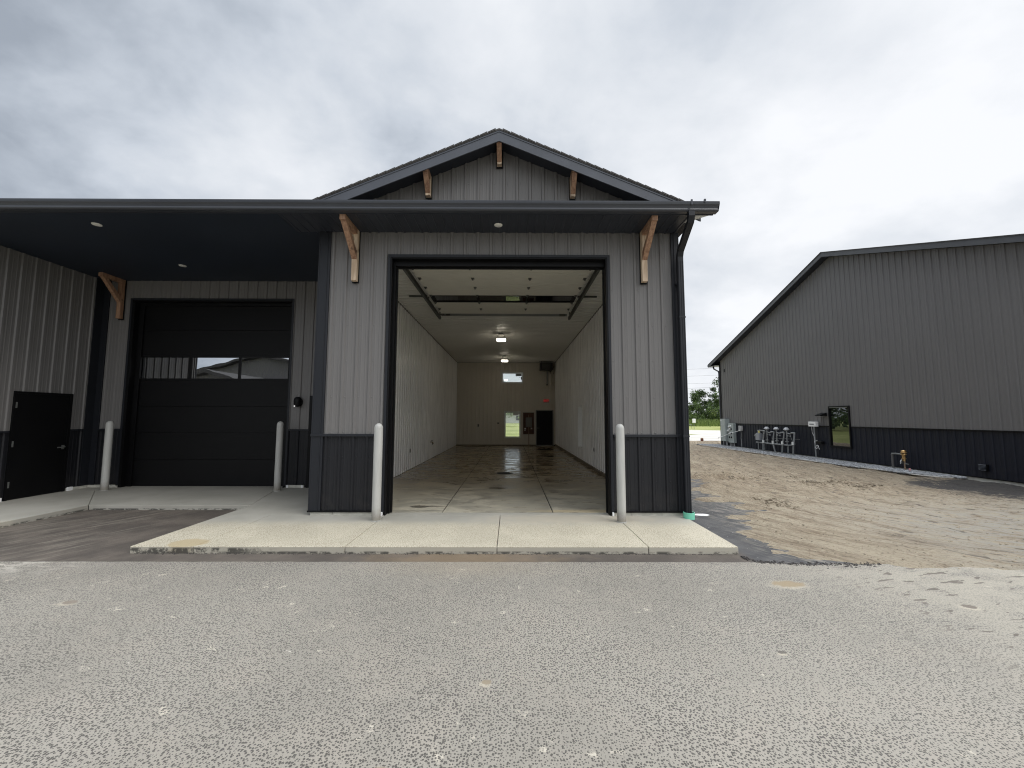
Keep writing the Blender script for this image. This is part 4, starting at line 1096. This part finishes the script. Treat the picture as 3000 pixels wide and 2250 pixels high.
tag(ex, 'small red EXIT sign above the dark back door', 'sign')

ep = empty('breaker_board', (1.22, BY - .03, 1.27))
rel(MB().box(.915, 1.525, BY - .036, BY - .016, .665, 1.88), 'board', 'plywood', ep)
rel(ring(MB(), .895, 1.545, .645, 1.90, .022, BY - .045, BY - .0165), 'edge_trim', simple('panel_edge_trim', (.30, .29, .26), .5), ep)
bx_ = rel(MB().box(1.06, 1.41, BY - .14, BY - .037, 1.055, 1.615), 'breaker_box', 'panelbox', ep, bevel=.006)
rel(MB().box(1.085, 1.385, BY - .147, BY - .141, 1.08, 1.59).box(1.10, 1.14, BY - .152, BY - .147, 1.33, 1.37), 'cover', 'panelbox', ep)
rel(MB().tube([(1.22, BY - .09, 1.615), (1.22, BY - .08, 1.72), (1.2, BY - .05, 1.76)], .018, 8).tube([(1.235, BY - .07, 1.055), (1.235, BY - .07, .0)], .022, 8), 'conduit', 'copper', ep)
rel(MB().box(.985, 1.075, BY - .06, BY - .037, .93, 1.01).box(1.345, 1.43, BY - .06, BY - .037, .94, 1.02).box(.985, 1.045, BY - .055, BY - .037, .85, .90), 'outlet_cover', 'white', ep)
tag(ep, 'grey breaker box on a red brown plywood board between back window and door', 'electrical panel')

def plate(loc, size, nrm, label, first=None, name='switch_plate', cat='switch', mat='panelbox'):
    root = empty(name, loc); w_, h_ = size
    if nrm == 'y': a = MB().box(-w_ / 2, w_ / 2, -.012, 0, -h_ / 2, h_ / 2); b = MB().box(-w_ / 6, w_ / 6, -.02, -.012, -h_ / 4, h_ / 4)
    else:
        s_ = nrm; a = MB().box(0, s_ * .012, -w_ / 2, w_ / 2, -h_ / 2, h_ / 2); b = MB().box(s_ * .012, s_ * .02, -w_ / 6, w_ / 6, -h_ / 4, h_ / 4)
    o = a.build('plate', mat, bevel=.002); o.parent = root; o = b.build('toggle', 'heater'); o.parent = root
    tag(root, label, cat)
plate((-1.66, BY - .016, 1.145), (.09, .16), 'y', 'small grey switch plate on the back wall, lower and farther left of two')
plate((-.517, BY - .016, 1.275), (.12, .09), 'y', 'small wide grey plate on the back wall just left of the low window')
plate((WL + .016, 9.05, .583), (.07, .12), 1, 'grey outlet plate on the left inside wall beside the hose tap', name='outlet', cat='outlet')
plate((WL + .016, 5.51, .586), (.07, .12), 1, 'grey outlet plate low on the left inside wall nearest the opening', name='outlet', cat='outlet')
plate((WR - .016, 5.44, .63), (.07, .12), -1, 'grey outlet plate low on the right inside wall', name='outlet', cat='outlet')
tp = empty('hose_tap', (WL + .016, 8.6, .66))
o = MB().tube([(0, 0, 0), (.07, 0, 0), (.11, 0, -.02), (.12, 0, -.07)], .016, 8).build('spout', 'copper'); o.parent = tp
o = MB().lathe([(0, .0), (.045, .0), (.045, .012), (0, .012)], (.07, 0, .05), 12).tube([(.07, 0, 0), (.07, 0, .05)], .008, 6).build('wheel', 'hinge'); o.parent = tp
tag(tp, 'small dark hose tap low on the left inside wall', 'tap')
dr = empty('floor_drain', (.01, 4.78, 0))
o = MB().lathe([(0, .003), (.235, .003), (.25, .0035), (.25, -.01)], (0, 0, 0), 28).build('rim', 'hinge'); o.parent = dr
mb = MB()
for k in range(-4, 5):
    hw = math.sqrt(max(0, .22 ** 2 - (k * .045) ** 2)); mb.box(-hw, hw, k * .045 - .012, k * .045 + .012, .0035, .008)
o = mb.build('grate', 'black'); o.parent = dr
tag(dr, 'round dark floor drain in the middle of the garage floor', 'drain')

# ================================================================== FAR BUILDING
XB = 13.28; B0, B1 = -.0, 17.86; RP, RZ, SL = 8.93, 8.43, .350
OV = 12.95
fb = empty('metal_warehouse', (XB, 9, 0))
tag(fb, 'far long grey steel building with black base band, its gable end facing the dirt yard', 'building')
def fpart(mb, name, mat, parent=fb, **kw):
    for m in split_pieces(mb, name):
        o = m.build(name, mat, **kw); o.parent = parent
        if parent == fb: o.matrix_parent_inverse = Matrix.Translation(-Vector(fb.location))
    return o
roofz = lambda y: RZ - SL * abs(y - RP)
fw = (8.42, 9.44, .44, 2.10); WB = 1.275
PX = lambda u, off, z: (XB - off, u, z)
mb = MB(); siding(mb, PX, B0, B1 - .1, WB + .02, lambda y: roofz(y) - .20, [fw], .05, extra=(RP,), screws=None)
fpart(mb, 'siding', 'siding2')
mb = MB(); siding(mb, PX, B0, B1 - .1, -.01, WB - .01, [fw], .05)
fpart(mb, 'wainscot', 'dark2')
fpart(MB().box(XB - .03, XB + .02, B1 - .12, B1 + .02, -.01, roofz(B1) - .2).box(XB - .03, XB + .12, B1 + .0, B1 + .024, -.01, roofz(B1) - .2)
      .box(XB - .04, XB, B0, fw[0] - .03, WB - .022, WB + .022).box(XB - .04, XB, fw[1] + .03, B1 - .1, WB - .022, WB + .022).box(XB - .03, XB, B0, B1, -.03, -.008), 'trim', 'black')
fpart(MB().box(XB - .008, XB + .2, B0, B1, -.3, -.03), 'foundation', 'block')
core(mb := MB(), B0, B1, -.03, 4.7, XB + .01, XB + .2, [fw], 'y')
fpart(mb, 'wall_core', 'darkcore')
mb = MB()
E0, E1 = RP - 9.69, RP + 9.69
for s_ in (0, 1):
    ye = (E0, E1)[s_]
    mb.add([(OV - .02, RP, RZ), (34, RP, RZ), (34, ye, roofz(ye)), (OV - .02, ye, roofz(ye)), (OV - .02, RP, RZ - .035), (34, RP, RZ - .035), (34, ye, roofz(ye) - .035), (OV - .02, ye, roofz(ye) - .035)],
           [(0, 1, 2, 3), (4, 7, 6, 5), (0, 3, 7, 4), (3, 2, 6, 7)])
fpart(mb, 'roof', 'shingle')
mb = MB()
for ye in (E0, E1):
    mb.add([(OV, RP, RZ - .035), (OV, ye, roofz(ye) - .035), (OV, ye, roofz(ye) - .205), (OV, RP, RZ - .205), (OV + .03, RP, RZ - .035), (OV + .03, ye, roofz(ye) - .035), (OV + .03, ye, roofz(ye) - .205), (OV + .03, RP, RZ - .205)],
           [(0, 1, 2, 3), (4, 7, 6, 5), (3, 2, 6, 7), (1, 5, 6, 2)])
fpart(mb, 'rake_fascia', simple('far_fascia', (.075, .077, .082), .4))
mb = MB()
for ye in (E0, E1):
    mb.quad((OV + .03, RP, RZ - .19), (OV + .03, ye, roofz(ye) - .19), (XB + .05, ye, roofz(ye) - .19), (XB + .05, RP, RZ - .19))
fpart(mb, 'rake_soffit', 'soffit')
mb = MB().box(OV, 34, E1 - .02, E1 + .10, roofz(E1) - .16, roofz(E1) - .02).box(OV + .03, 34, B1, E1, roofz(E1) - .165, roofz(E1) - .15)
mb.box(OV, 34, E0 - .10, E0 + .02, roofz(E0) - .16, roofz(E0) - .02)
fpart(mb, 'gutter', 'gutter')
mb = MB().tube([(XB - .02, E1 - .03, roofz(E1) - .15), (XB - .02, E1 - .10, roofz(E1) - .30), (XB - .02, B1 + .12, roofz(E1) - .52), (XB - .02, B1 + .07, roofz(E1) - .62), (XB - .02, B1 + .07, -.1)], .045, 8)
fpart(mb, 'downspout', 'gutter')
mb = MB(); siding(mb, lambda u, off, z: (u, B1 + off + .0, z), XB + .1, 34, 0, 4.9, [], .05); siding(mb, lambda u, off, z: (u, B0 - off, z), XB + .1, 34, 0, 4.9, [], .05)
mb.add([(XB + .02, B0, 4.6), (XB + .02, B1, 4.6), (XB + .02, B1, roofz(B1) - .2), (XB + .02, RP, RZ - .2), (XB + .02, B0, roofz(B0) - .2)], [(0, 1, 2, 3, 4)])
fpart(mb, 'long_side_siding', 'siding2')
fr = fpart(ring(ring(MB(), fw[0], fw[1], fw[2], fw[3], .055, XB - .045, XB + .05, 'y'), fw[0] + .05, fw[1] - .05, fw[2] + .05, fw[3] - .05, .025, XB - .02, XB + .05, 'y'), 'window', 'black', bevel=.003)
fpart(MB().box(XB - .047, XB - .042, fw[0] + .09, fw[1] - .07, fw[3] - .075, fw[3] - .055), 'frame_highlight_strip', 'galv')
pane = fpart(MB().box(XB + .0, XB + .008, fw[0] + .07, fw[1] - .07, fw[2] + .07, fw[3] - .07), 'pane', 'glassdark', fr)
fpart(MB().box(XB + .05, XB + .06, fw[0], fw[1], fw[2], fw[3]), 'window_backing', 'darkcore')
fpart(MB().box(XB - .03, XB - .015, 17.2, 17.33, 4.40, 4.58), 'eave_vent', 'black')

def fx_root(name, loc, label, cat, group=None): r = empty(name, loc); tag(r, label, cat, group); return r
# cabinets
c1 = fx_root('electrical_cabinet', (13.13, 17.2, 0), 'tall grey green electrical cabinet at the far corner of the far building', 'cabinet')
rel(MB().box(12.99, XB - .02, 16.93, 17.47, .23, 1.555), 'case', 'cabinet', c1, bevel=.006)
rel(MB().box(12.982, 12.99, 16.97, 17.43, .27, 1.51), 'door', 'cabinet', c1)
rel(MB().box(12.978, 12.983, 17.34, 17.42, 1.42, 1.50), 'label_plate', 'white', c1)
rel(MB().tube([(13.12, 17.05, .23), (13.12, 17.05, -.2)], .045, 10).tube([(13.12, 17.42, .23), (13.12, 17.42, -.2)], .03, 10), 'conduit', 'conduit', c1)
rel(MB().box(13.0, XB - .03, 17.0, 17.2, 1.555, 1.562), 'top_clip', 'heater', c1)
c2 = fx_root('meter_cabinet', (13.2, 16.5, 0), 'shorter grey cabinet holding rows of round electric meters, beside the tall cabinet', 'cabinet')
rel(MB().box(13.10, XB - .02, 16.27, 16.86, .165, 1.30), 'case', 'cabinet', c2, bevel=.006)
rel(MB().box(13.085, 13.10, 16.29, 16.40, .50, 1.20), 'side_cover', 'cabinet', c2)
mb = MB(); mw = MB()
for r_ in range(3):
    for c_ in range(2):
        mb.lathe([(0, -.02), (.055, -.02), (.06, 0)], (13.10, 16.50 + c_ * .20, .48 + r_ * .24), 14, 'x')
for (yy, zq) in ((16.70, 1.10), (16.55, 1.12), (16.80, .86), (16.60, .95), (16.62, .70)):
    mw.lathe([(0, -.07), (.04, -.065), (.058, -.03), (.06, 0)], (13.095, yy, zq), 14, 'x')
rel(mb, 'socket', 'black', c2, smooth=True); rel(mw, 'meter', 'offwhite', c2, smooth=True)
rel(MB().tube([(13.19, 16.78, .165), (13.19, 16.78, -.2)], .035, 8).tube([(13.19, 16.64, .165), (13.19, 16.64, -.2)], .03, 8).tube([(13.19, 16.40, .165), (13.19, 16.40, -.2)], .04, 8), 'conduit', 'conduit', c2)
c3 = fx_root('junction_box', (13.2, 15.7, 1.0), 'small pale grey junction box on the black band right of the meter cabinet', 'junction box')
rel(MB().box(13.16, XB - .02, 15.56, 15.88, .89, 1.165), 'case', 'conduit', c3, bevel=.02)
rel(MB().tube([(13.22, 15.72, .89), (13.22, 15.70, .7), (13.22, 15.74, .45), (13.22, 15.70, .3)], .012, 6).tube([(13.22, 15.7, .3), (13.22, 15.7, -.12)], .014, 6), 'cord', 'conduit', c3)
rel(MB().tube([(13.15, 15.68, .90), (12.99, 16.4, .73), (12.94, 17.1, .52), (12.93, 17.65, .40), (13.1, 17.95, .35)], .014, 6), 'stretched_cable', 'white', c3)
# gas manifold
gm = fx_root('gas_meter_manifold', (12.98, 12.7, 0), 'grey gas pipework with one meter and three dome regulators against the black band', 'gas meter')
xg = 12.98
rel(MB().tube([(xg, 13.93, .36), (xg, 11.50, .36)], .035, 12).tube([(xg, 11.5, .36), (xg + .12, 11.42, .38), (xg + .2, 11.38, .45)], .03, 10), 'manifold_pipe', 'pipe', gm, smooth=True)
rp = [(13.29, 13.19, 13.40), (12.55, 12.50, 12.44), (11.87, 11.77, 12.05), (11.18, 11.10, 11.32)]
rel(MB().tube([(xg - .05, 13.14, .96), (xg - .05, 13.22, .8), (xg - .06, 13.29, .42), (xg - .05, 13.33, .0), (xg - .05, 13.40, -.2)], .034, 10), 'riser', 'pipe', gm, smooth=True)
rel(MB().tube([(xg, 12.50, .95), (xg - .03, 12.54, .6), (xg - .05, 12.55, .36), (xg - .03, 12.45, .0), (xg, 12.42, -.2)], .032, 10), 'riser', 'pipe', gm, smooth=True)
rel(MB().tube([(xg, 11.77, .94), (xg - .03, 11.82, .6), (xg - .05, 11.87, .36), (xg - .04, 11.92, .05), (xg - .03, 12.08, -.2)], .034, 10), 'riser', 'pipe', gm, smooth=True)
rel(MB().tube([(xg, 11.10, .94), (xg - .01, 11.14, .6), (xg - .03, 11.18, .3), (xg - .02, 11.22, .0), (xg - .01, 11.34, -.2)], .036, 10), 'riser', 'pipe', gm, smooth=True)
mb = MB()
for yy, zq in ((13.29, .44), (12.55, .44), (11.87, .46), (11.17, .47)): mb.lathe([(0, .07), (.05, .065), (.052, -.07), (0, -.07)], (xg - .05, yy, zq), 10)
rel(mb, 'union', 'offwhite', gm)
for yy in (13.06, 12.34, 11.63):
    rg = rel(MB().lathe([(0, .10), (.05, .095), (.085, .06), (.10, .03), (.125, .01), (.125, -.01), (.09, -.03), (.04, -.06)], (xg, yy, 1.08), 16), 'regulator', simple('regulator_grey', (.42, .43, .44), .45), gm, smooth=True)
    rel(MB().tube([(xg, yy, 1.03), (xg, yy - .02, .9), (xg, yy - .02, .37)], .026, 8).lathe([(0, .02), (.075, .015), (.075, -.015), (0, -.02)], (xg, yy - .02, .52), 10), 'drop_pipe', 'pipe', gm)
    rel(MB().tube([(xg, yy - .02, .92), (xg, yy - .14, .90), (xg, yy - .22, .88)], .026, 8).tube([(xg, yy - .22, .88), (xg, yy - .33, .93), (xg, yy - .55, .945)], .034, 8)
        .lathe([(0, .03), (.035, .02), (.03, -.035), (0, -.04)], (xg - .03, yy - .12, .80), 8).lathe([(0, .03), (.035, .02), (.03, -.035), (0, -.04)], (xg - .03, yy - .29, .79), 8), 'swivel_arm', 'pipe', gm)
rel(MB().box(xg - .10, xg + .10, 13.52, 13.86, .47, .80).box(xg - .09, xg + .09, 13.55, 13.83, .80, .84), 'meter_body', simple('meter_grey', (.27, .28, .30), .45), gm, bevel=.03)
rel(MB().tube([(xg, 13.78, .84), (xg, 13.78, .97), (xg, 13.6, .98), (xg, 13.2, .96)], .03, 8).tube([(xg, 13.86, .76), (xg, 14.02, .72), (xg, 14.08, .68)], .035, 8).tube([(xg, 13.62, .84), (xg, 13.62, .95)], .025, 8), 'meter_pipe', 'pipe', gm)
rel(MB().box(xg - .06, xg - .05, 13.55, 13.66, .86, .96), 'yellow_tag', 'yellowtag', gm)
rel(MB().tube([(xg, 13.78, .34), (xg, 13.78, -.2)], .022, 8).tube([(xg + .1, 13.47, .3), (xg + .1, 13.47, -.2)], .04, 8).tube([(xg + .1, 11.72, .3), (xg + .1, 11.72, -.2)], .04, 8), 'support_post', 'pipe', gm)
rel(MB().tube([(xg + .15, 12.95, .62), (xg + .15, 11.0, .66)], .008, 6).tube([(xg + .05, 11.45, .80), (xg + .02, 11.20, .40)], .010, 6), 'strap', 'pipe', gm)
# white box on a post, black box with a wire loop
wb = fx_root('utility_box', (13.16, 10.15, 1.3), 'white utility box on a thin grey post left of the dark window', 'utility box')
rel(MB().box(13.10, 13.24, 9.99, 10.40, 1.25, 1.46), 'box', 'white', wb, bevel=.012)
rel(MB().box(13.097, 13.10, 10.08, 10.33, 1.325, 1.375), 'label', 'stick', wb)
rel(MB().tube([(13.16, 10.15, 1.25), (13.15, 10.13, .6), (13.16, 10.13, -.2)], .028, 8), 'post', 'pipe', wb)
rel(MB().tube([(13.14, 10.27, 1.25), (13.12, 10.22, 1.08), (13.13, 10.23, .98), (13.12, 10.12, .84), (13.12, 10.09, .6)], .012, 6), 'cable', 'conduit', wb)
kb = fx_root('wall_box', (13.22, 9.85, .6), 'small black box low on the black band with a loose white wire loop', 'wall box')
rel(MB().box(13.12, XB - .02, 9.75, 10.03, .535, .645), 'box', 'black', kb, bevel=.008)
rel(MB().tube([(13.15, 10.0, .66), (13.1, 10.08, .64), (13.12, 10.10, .55)], .012, 6)
    .tube([(13.14, 9.97, .47 + 0), (13.13, 10.05, .44), (13.13, 10.09, .38), (13.13, 10.04, .33), (13.13, 9.98, .36), (13.13, 9.94, .46), (13.13, 9.90, .34), (13.13, 9.87, .31)], .009, 6), 'wire_loop', 'white', kb)
wlt = fx_root('wall_light', (13.2, 9.66, 1.76), 'small black downward wall light beside the dark window of the far building', 'wall light')
rel(MB().prism([(XB - .02, 1.84), (XB - .02, 1.70), (13.0, 1.70), (12.96, 1.735)], 9.54, 9.82, 'y'), 'housing', 'black', wlt, bevel=.005)
rel(MB().box(13.03, 13.20, 9.58, 9.78, 1.690, 1.699), 'lens', 'lensoff', wlt)
rel(MB().tube([(13.25, 9.72, 1.69), (13.25, 9.72, 1.30)], .008, 5), 'cable', 'wire', wlt)
bv = fx_root('brass_valve', (13.12, 6.2, 0), 'brass backflow valve on pipes rising from the gravel by the black band', 'valve')
rel(MB().tube([(13.05, 6.59, -.15), (13.05, 6.59, .42)], .035, 10), 'supply_post', simple('dark_insulated_pipe', (.10, .095, .09), .6), bv)
rel(MB().tube([(13.05, 6.60, .43), (13.05, 6.45, .44), (13.06, 6.27, .43)], .028, 10), 'elbow_pipe', 'galv', bv)
mb = MB().lathe([(0, .57), (.055, .57), (.07, .55), (.06, .53), (.085, .51), (.085, .49), (.05, .48), (.075, .46), (.08, .43), (.05, .41), (.045, .33), (.06, .32), (.06, .29), (.035, .28), (.04, .22), (0, .22)], (13.06, 6.20, 0), 16)
rel(mb, 'valve_body', 'brass', bv, smooth=True)
rel(MB().tube([(13.06, 6.19, .24), (13.06, 6.185, -.15)], .024, 8), 'copper_pipe', 'copper', bv)
rel(MB().box(13.03, 13.06, 6.25, 6.29, .14, .27).tube([(13.05, 6.17, .14), (13.05, 6.05, .135)], .016, 6), 'lever', 'galv', bv)
rel(MB().tube([(13.02, 6.24, .26), (13.0, 6.27, .21), (13.02, 6.29, .12)], .012, 6), 'test_cock', 'white', bv)
fl = MB().box(12.98, 12.99, 5.93, 5.99, -.06, .02); fl.tube([(12.98, 5.95, -.14), (12.98, 5.95, .03)], .004, 5)
tag(fl.build('marker_flag', 'pinkflag'), 'tiny pink marker flag in the gravel beside the brass valve', 'marker flag')
vn = fx_root('wall_vent', (13.22, 4.13, .26), 'small dark louvred vent low on the black band near the frame edge', 'vent')
rel(MB().box(13.22, XB - .01, 4.05, 4.25, .175, .355), 'housing', 'black', vn)
mb = MB()
for k in range(5): mb.prism([(13.215, .20 + k * .034), (13.19, .192 + k * .034), (13.215, .215 + k * .034)], 4.065, 4.235, 'y')
rel(mb, 'louvres', simple('vent_louvre', (.035, .04, .05), .4), vn)

# ================================================================== BEYOND
def tree(name, loc, h, spread, kinds, label, cat='tree', group=None, seed=1, trunk=.5, leaf=.28, n=1600, lo=.12, cone=0.0):
    rnd = random.Random(seed); root = empty(name, loc)
    mb = MB(); th = h * trunk
    mb.tube([(0, 0, -.3), (rnd.uniform(-.1, .1), 0, th * .5), (rnd.uniform(-.2, .2), rnd.uniform(-.2, .2), th), (rnd.uniform(-.3, .3), 0, h * .85)], [h * .022, h * .018, h * .012, h * .003], 7)
    tips = []
    for i in range(9):
        a = rnd.random() * 6.28; z0 = th * rnd.uniform(.45, 1.1); r_ = spread * rnd.uniform(.45, .85); z1 = z0 + h * rnd.uniform(.1, .35)
        z1 = min(z1, h * .92)
        mb.tube([(0, 0, z0), (r_ * .5 * math.cos(a), r_ * .5 * math.sin(a), (z0 + z1) / 2), (r_ * math.cos(a), r_ * math.sin(a), z1)], [h * .009, h * .006, h * .002], 5)
    o = mb.build('trunk', 'bark'); o.parent = root
    cl = []
    for i in range(30):
        a = rnd.random() * 6.28; zf = rnd.uniform(lo, .97); rr = spread * math.sqrt(rnd.random()) * (math.sin(min(1, (1.02 - zf) * 1.9) * 1.57) if not cone else (1 - zf) * 1.1)
        cl.append((rr * math.cos(a), rr * math.sin(a), zf * h, spread * rnd.uniform(.16, .38)))
    per = n // 30
    for kname in kinds:
        mb = MB()
        for (cx, cy, cz, cr_) in cl[kinds.index(kname)::len(kinds)]:
            for j in range(per):
                v = Vector((rnd.gauss(0, 1), rnd.gauss(0, 1), rnd.gauss(0, .75))); v = v.normalized() * cr_ * (rnd.random() ** .45)
                p = Vector((cx, cy, cz)) + v; s_ = leaf * rnd.uniform(.5, 1.2)
                u = Vector((rnd.gauss(0, 1), rnd.gauss(0, 1), rnd.gauss(0, 1))).normalized(); w2 = u.cross(Vector((rnd.gauss(0, 1), rnd.gauss(0, 1), rnd.gauss(0, 1)))).normalized()
                mb.add([p - u * s_ * .5, p + w2 * s_ * .28, p + u * s_ * .5, p - w2 * s_ * .28], [(0, 1, 2, 3)])
        o = mb.build('crown', kname); o.parent = root
    tag(root, label, cat, group); return root
tg = 'trees beyond the road'
tree('tree', (46.4, 93, -.2), 8.2, 3.0, ['leaf1', 'leaf2'], 'slim dark tree rising just right of the near building corner, beyond the road', group=tg, seed=2, cone=1, leaf=.45, n=2600)
tree('tree', (52.5, 92, -.2), 11.6, 4.2, ['leaf1', 'leaf2'], 'tallest green tree beyond the road, next to the far building edge', group=tg, seed=3, leaf=.5, n=4200)
tree('tree', (49.2, 96, -.2), 8.6, 3.6, ['leaf1'], 'dark rounded tree in the middle of the gap between the buildings', group=tg, seed=4, leaf=.5, n=3200)
tree('tree', (55.5, 90, -.2), 10.0, 4.5, ['leaf2', 'leaf1'], 'mid green tree partly hidden behind the far building corner', group=tg, seed=5, leaf=.5, n=1800)
for i, (x, y, h, sp, k, lb) in enumerate([(44.5, 88, 5.2, 3.2, ['leaf1', 'leaf2'], 'low dark bushy tree at the left of the gap, beside the near building'), (47.2, 87, 4.6, 3.0, ['leaf2', 'leaf1'], 'round mid green bush under the slim tree'),
        (50.0, 85, 4.9, 3.4, ['leaf3', 'leaf2'], 'pale green bush at the centre of the gap beyond the road'), (53.2, 85, 6.3, 3.6, ['leaf3', 'leaf2'], 'broad bright green bush against the far building edge'), (41, 90, 6, 3.5, ['leaf1'], 'dark tree hidden by the near building'), (59, 90, 9, 4.5, ['leaf1', 'leaf2'], 'dark tree hidden by the far building')]):
    tree('bush', (x, y, -.2), h, sp, k, lb, 'bush', 'bushes beyond the road', seed=20 + i, trunk=.3, leaf=.42, n=2200, lo=.02)
# rough tall grass below the trees
rnd = random.Random(9); mb = MB()
for i in range(5000):
    x = rnd.uniform(36, 62); y = 77 + rnd.gauss(0, 2.5) - (x - 46) * .35; h = rnd.uniform(.4, 1.5); a = rnd.random() * 3.14; w2 = .12
    mb.add([(x - w2 * math.cos(a), y - w2 * math.sin(a), -.15), (x + w2 * math.cos(a), y + w2 * math.sin(a), -.15), (x + rnd.gauss(0, .15), y + rnd.gauss(0, .15), h)], [(0, 1, 2)])
tag(mb.build('tall_grass', 'leaf3'), kind='stuff')
# sign on a post with a low rail
sg = empty('road_sign', (27.3, 52.3, -.1))
rel(MB().tube([(27.3, 52.3, -.1), (27.3, 52.3, 1.6)], .035, 8), 'post', 'galv', sg)
rel(MB().box(27.05, 27.55, 52.24, 52.27, .85, 1.45), 'panel', 'signwhite', sg, bevel=.01)
tag(sg, 'small white sign on a post beyond the road between the buildings', 'sign')
ra = empty('rail_fence', (24.5, 53.5, -.1))
rel(MB().tube([(19, 52.6, .58), (27.1, 52.6, .58)], .03, 6), 'rail', 'galv', ra)
mb = MB()
for x in (19, 21.6, 24.3, 27.1): mb.tube([(x, 52.6, -.15), (x, 52.6, .6)], .025, 6)
rel(mb, 'post', 'galv', ra); tag(ra, 'low thin metal rail beyond the road, left of the small white sign', 'fence')
hy = empty('yard_stake', (14.3, 22.6, -.1))
rel(MB().box(14.2, 14.36, 22.55, 22.7, -.12, .10), 'block', simple('red_brown_stub', (.16, .06, .04), .7), hy, bevel=.01)
rel(MB().lathe([(0, .14), (.05, .13), (.06, .10)], (14.28, 22.62, 0), 10), 'cap', 'brass', hy)
tag(hy, 'small red brown stub at the edge of the dirt near the road', 'marker')
# power lines: two poles outside the gap with five wires between
for lx, lb in ((15, 'wooden power pole hidden behind the near building'), (85, 'wooden power pole hidden behind the far building')):
    pr = empty('power_pole', (lx, 120, 0)); rel(MB().tube([(lx, 120, -.3), (lx, 120, 19)], [.16, .1], 8), 'pole', 'bark', pr)
    rel(MB().box(lx - .08, lx + .08, 118.8, 121.2, 17.6, 17.8), 'crossarm', 'bark', pr); tag(pr, lb, 'power pole', 'power poles beyond the road')
for k, z in enumerate((17.2, 15.0, 12.6, 11.1, 9.4)):
    pts = [(15 + 70 * i / 16, 120 + (.4 * (k % 3) - .4), z + 1.6 * (i / 16 - .5) + -1.0 * (1 - (2 * i / 16 - 1) ** 2) + .6) for i in range(17)]
    tag(MB().tube(pts, .022, 5).build('power_line', 'wire'), ['highest', 'second highest', 'middle', 'second lowest', 'lowest'][k] + ' of the five thin power lines crossing the sky in the gap', 'power line', 'power lines')
# behind the building: tree and house seen through the back window
tree('tree', (-3.1, 72, -.1), 8.5, 4.2, ['leaf1', 'leaf2'], 'lawn tree seen through the low back window of the garage', seed=41, trunk=.5, leaf=.5, n=2600, lo=.30)
tree('tree', (3.4, 95, -.1), 9, 4, ['leaf3', 'leaf2'], 'yellow green tree at the right of the low back window view', seed=42, leaf=.5, n=1600, lo=.15)
tree('tree', (-8, 110, -.1), 11, 6, ['leaf1'], 'dark tree behind the house at the left of the back window view', seed=43, leaf=.6, n=2200, lo=.1)
tree('tree', (8, 120, -.1), 12, 7, ['leaf1', 'leaf2'], 'dark tree behind the house at the right of the back window view', seed=44, leaf=.6, n=2200, lo=.1)
hs = empty('house', (0, 112, 0))
rel(MB().box(-6, 6, 108, 116, -.2, 2.6), 'wall', simple('house_wall', (.40, .40, .39), .7), hs)
rel(MB().prism([(-6.6, 2.6), (6.6, 2.6), (3.2, 4.7), (-3.2, 4.7)], 107.5, 116.5, 'y'), 'roof', simple('house_roof', (.28, .27, .26), .8), hs)
rel(MB().box(-3, -1.6, 107.93, 107.99, .8, 2).box(1.8, 3.2, 107.93, 107.99, .8, 2), 'window', 'glassdark', hs)
tag(hs, 'distant pale house beyond the lawn seen through the low back window', 'house')

# ------------------------------------------------ building across the lot (behind the camera, seen in the door glass)
def opposite(x0, x1, y0, h, pk, label):
    root = empty('storage_building', ((x0 + x1) / 2, y0 - 8, 0)); xm = (x0 + x1) / 2
    mb = MB(); siding(mb, lambda u, off, z: (u, y0 + off, z), x0, x1, 1.3, lambda u: h + (pk - h) * (1 - abs(u - xm) / ((x1 - x0) / 2)), [], .1, extra=(xm,), minor=0)
    rel(mb, 'siding', 'siding', root)
    mb = MB(); siding(mb, lambda u, off, z: (u, y0 + off, z), x0, x1, -.1, 1.3, [], .1, minor=0); rel(mb, 'wainscot', 'dark', root)
    rel(MB().box(x0 + .02, x1 - .02, y0 - 16, y0 - .02, -.1, h - .05), 'wall', 'darkcore', root)
    q = .5; rel(MB().prism([(x0 - q, h - .15), (xm, pk + .05), (x1 + q, h - .15), (x1 + q, h + .10), (xm, pk + .32), (x0 - q, h + .10)], y0 - 16, y0 + .6, 'y'), 'roof', 'shingle', root)
    rel(MB().box(xm - 1.8, xm + 1.8, y0 + .02, y0 + .06, 0, 3.6), 'garage_door', 'white' if 'white' in label else 'black', root)
    tag(root, label, 'building')
opposite(-33.2, -22.4, -25, 4.0, 5.6, 'storage building with a low gable across the lot')
opposite(-40, -17, -34, 5.4, 8.6, 'large storage building standing behind the low gable across the lot')
opposite(-7, 7, -34, 4.6, 6.4, 'storage building across the lot with a white door')
for i, (x, y, h) in enumerate(((-20, 46, 9), (-27, 52, 11), (-13, 56, 9), (-36, 50, 10), (-44, 60, 12), (-31, 66, 13))):
    tree('tree', (x, y, -.1), h, h * .55, ['leaf1', 'leaf2'], ['nearest', 'second', 'third', 'fourth', 'fifth', 'farthest'][i] + ' tree of the row behind the garage building', group='trees behind the garage building', seed=60 + i, leaf=.7, n=2700, lo=.02, trunk=.3)

scene.render.engine = 'CYCLES'
scene.cycles.max_bounces = 8; scene.cycles.diffuse_bounces = 5; scene.cycles.glossy_bounces = 4; scene.cycles.transparent_max_bounces = 12
scene.cycles.use_denoising = True; scene.cycles.denoising_prefilter = 'NONE'; scene.cycles.filter_width = 1.1
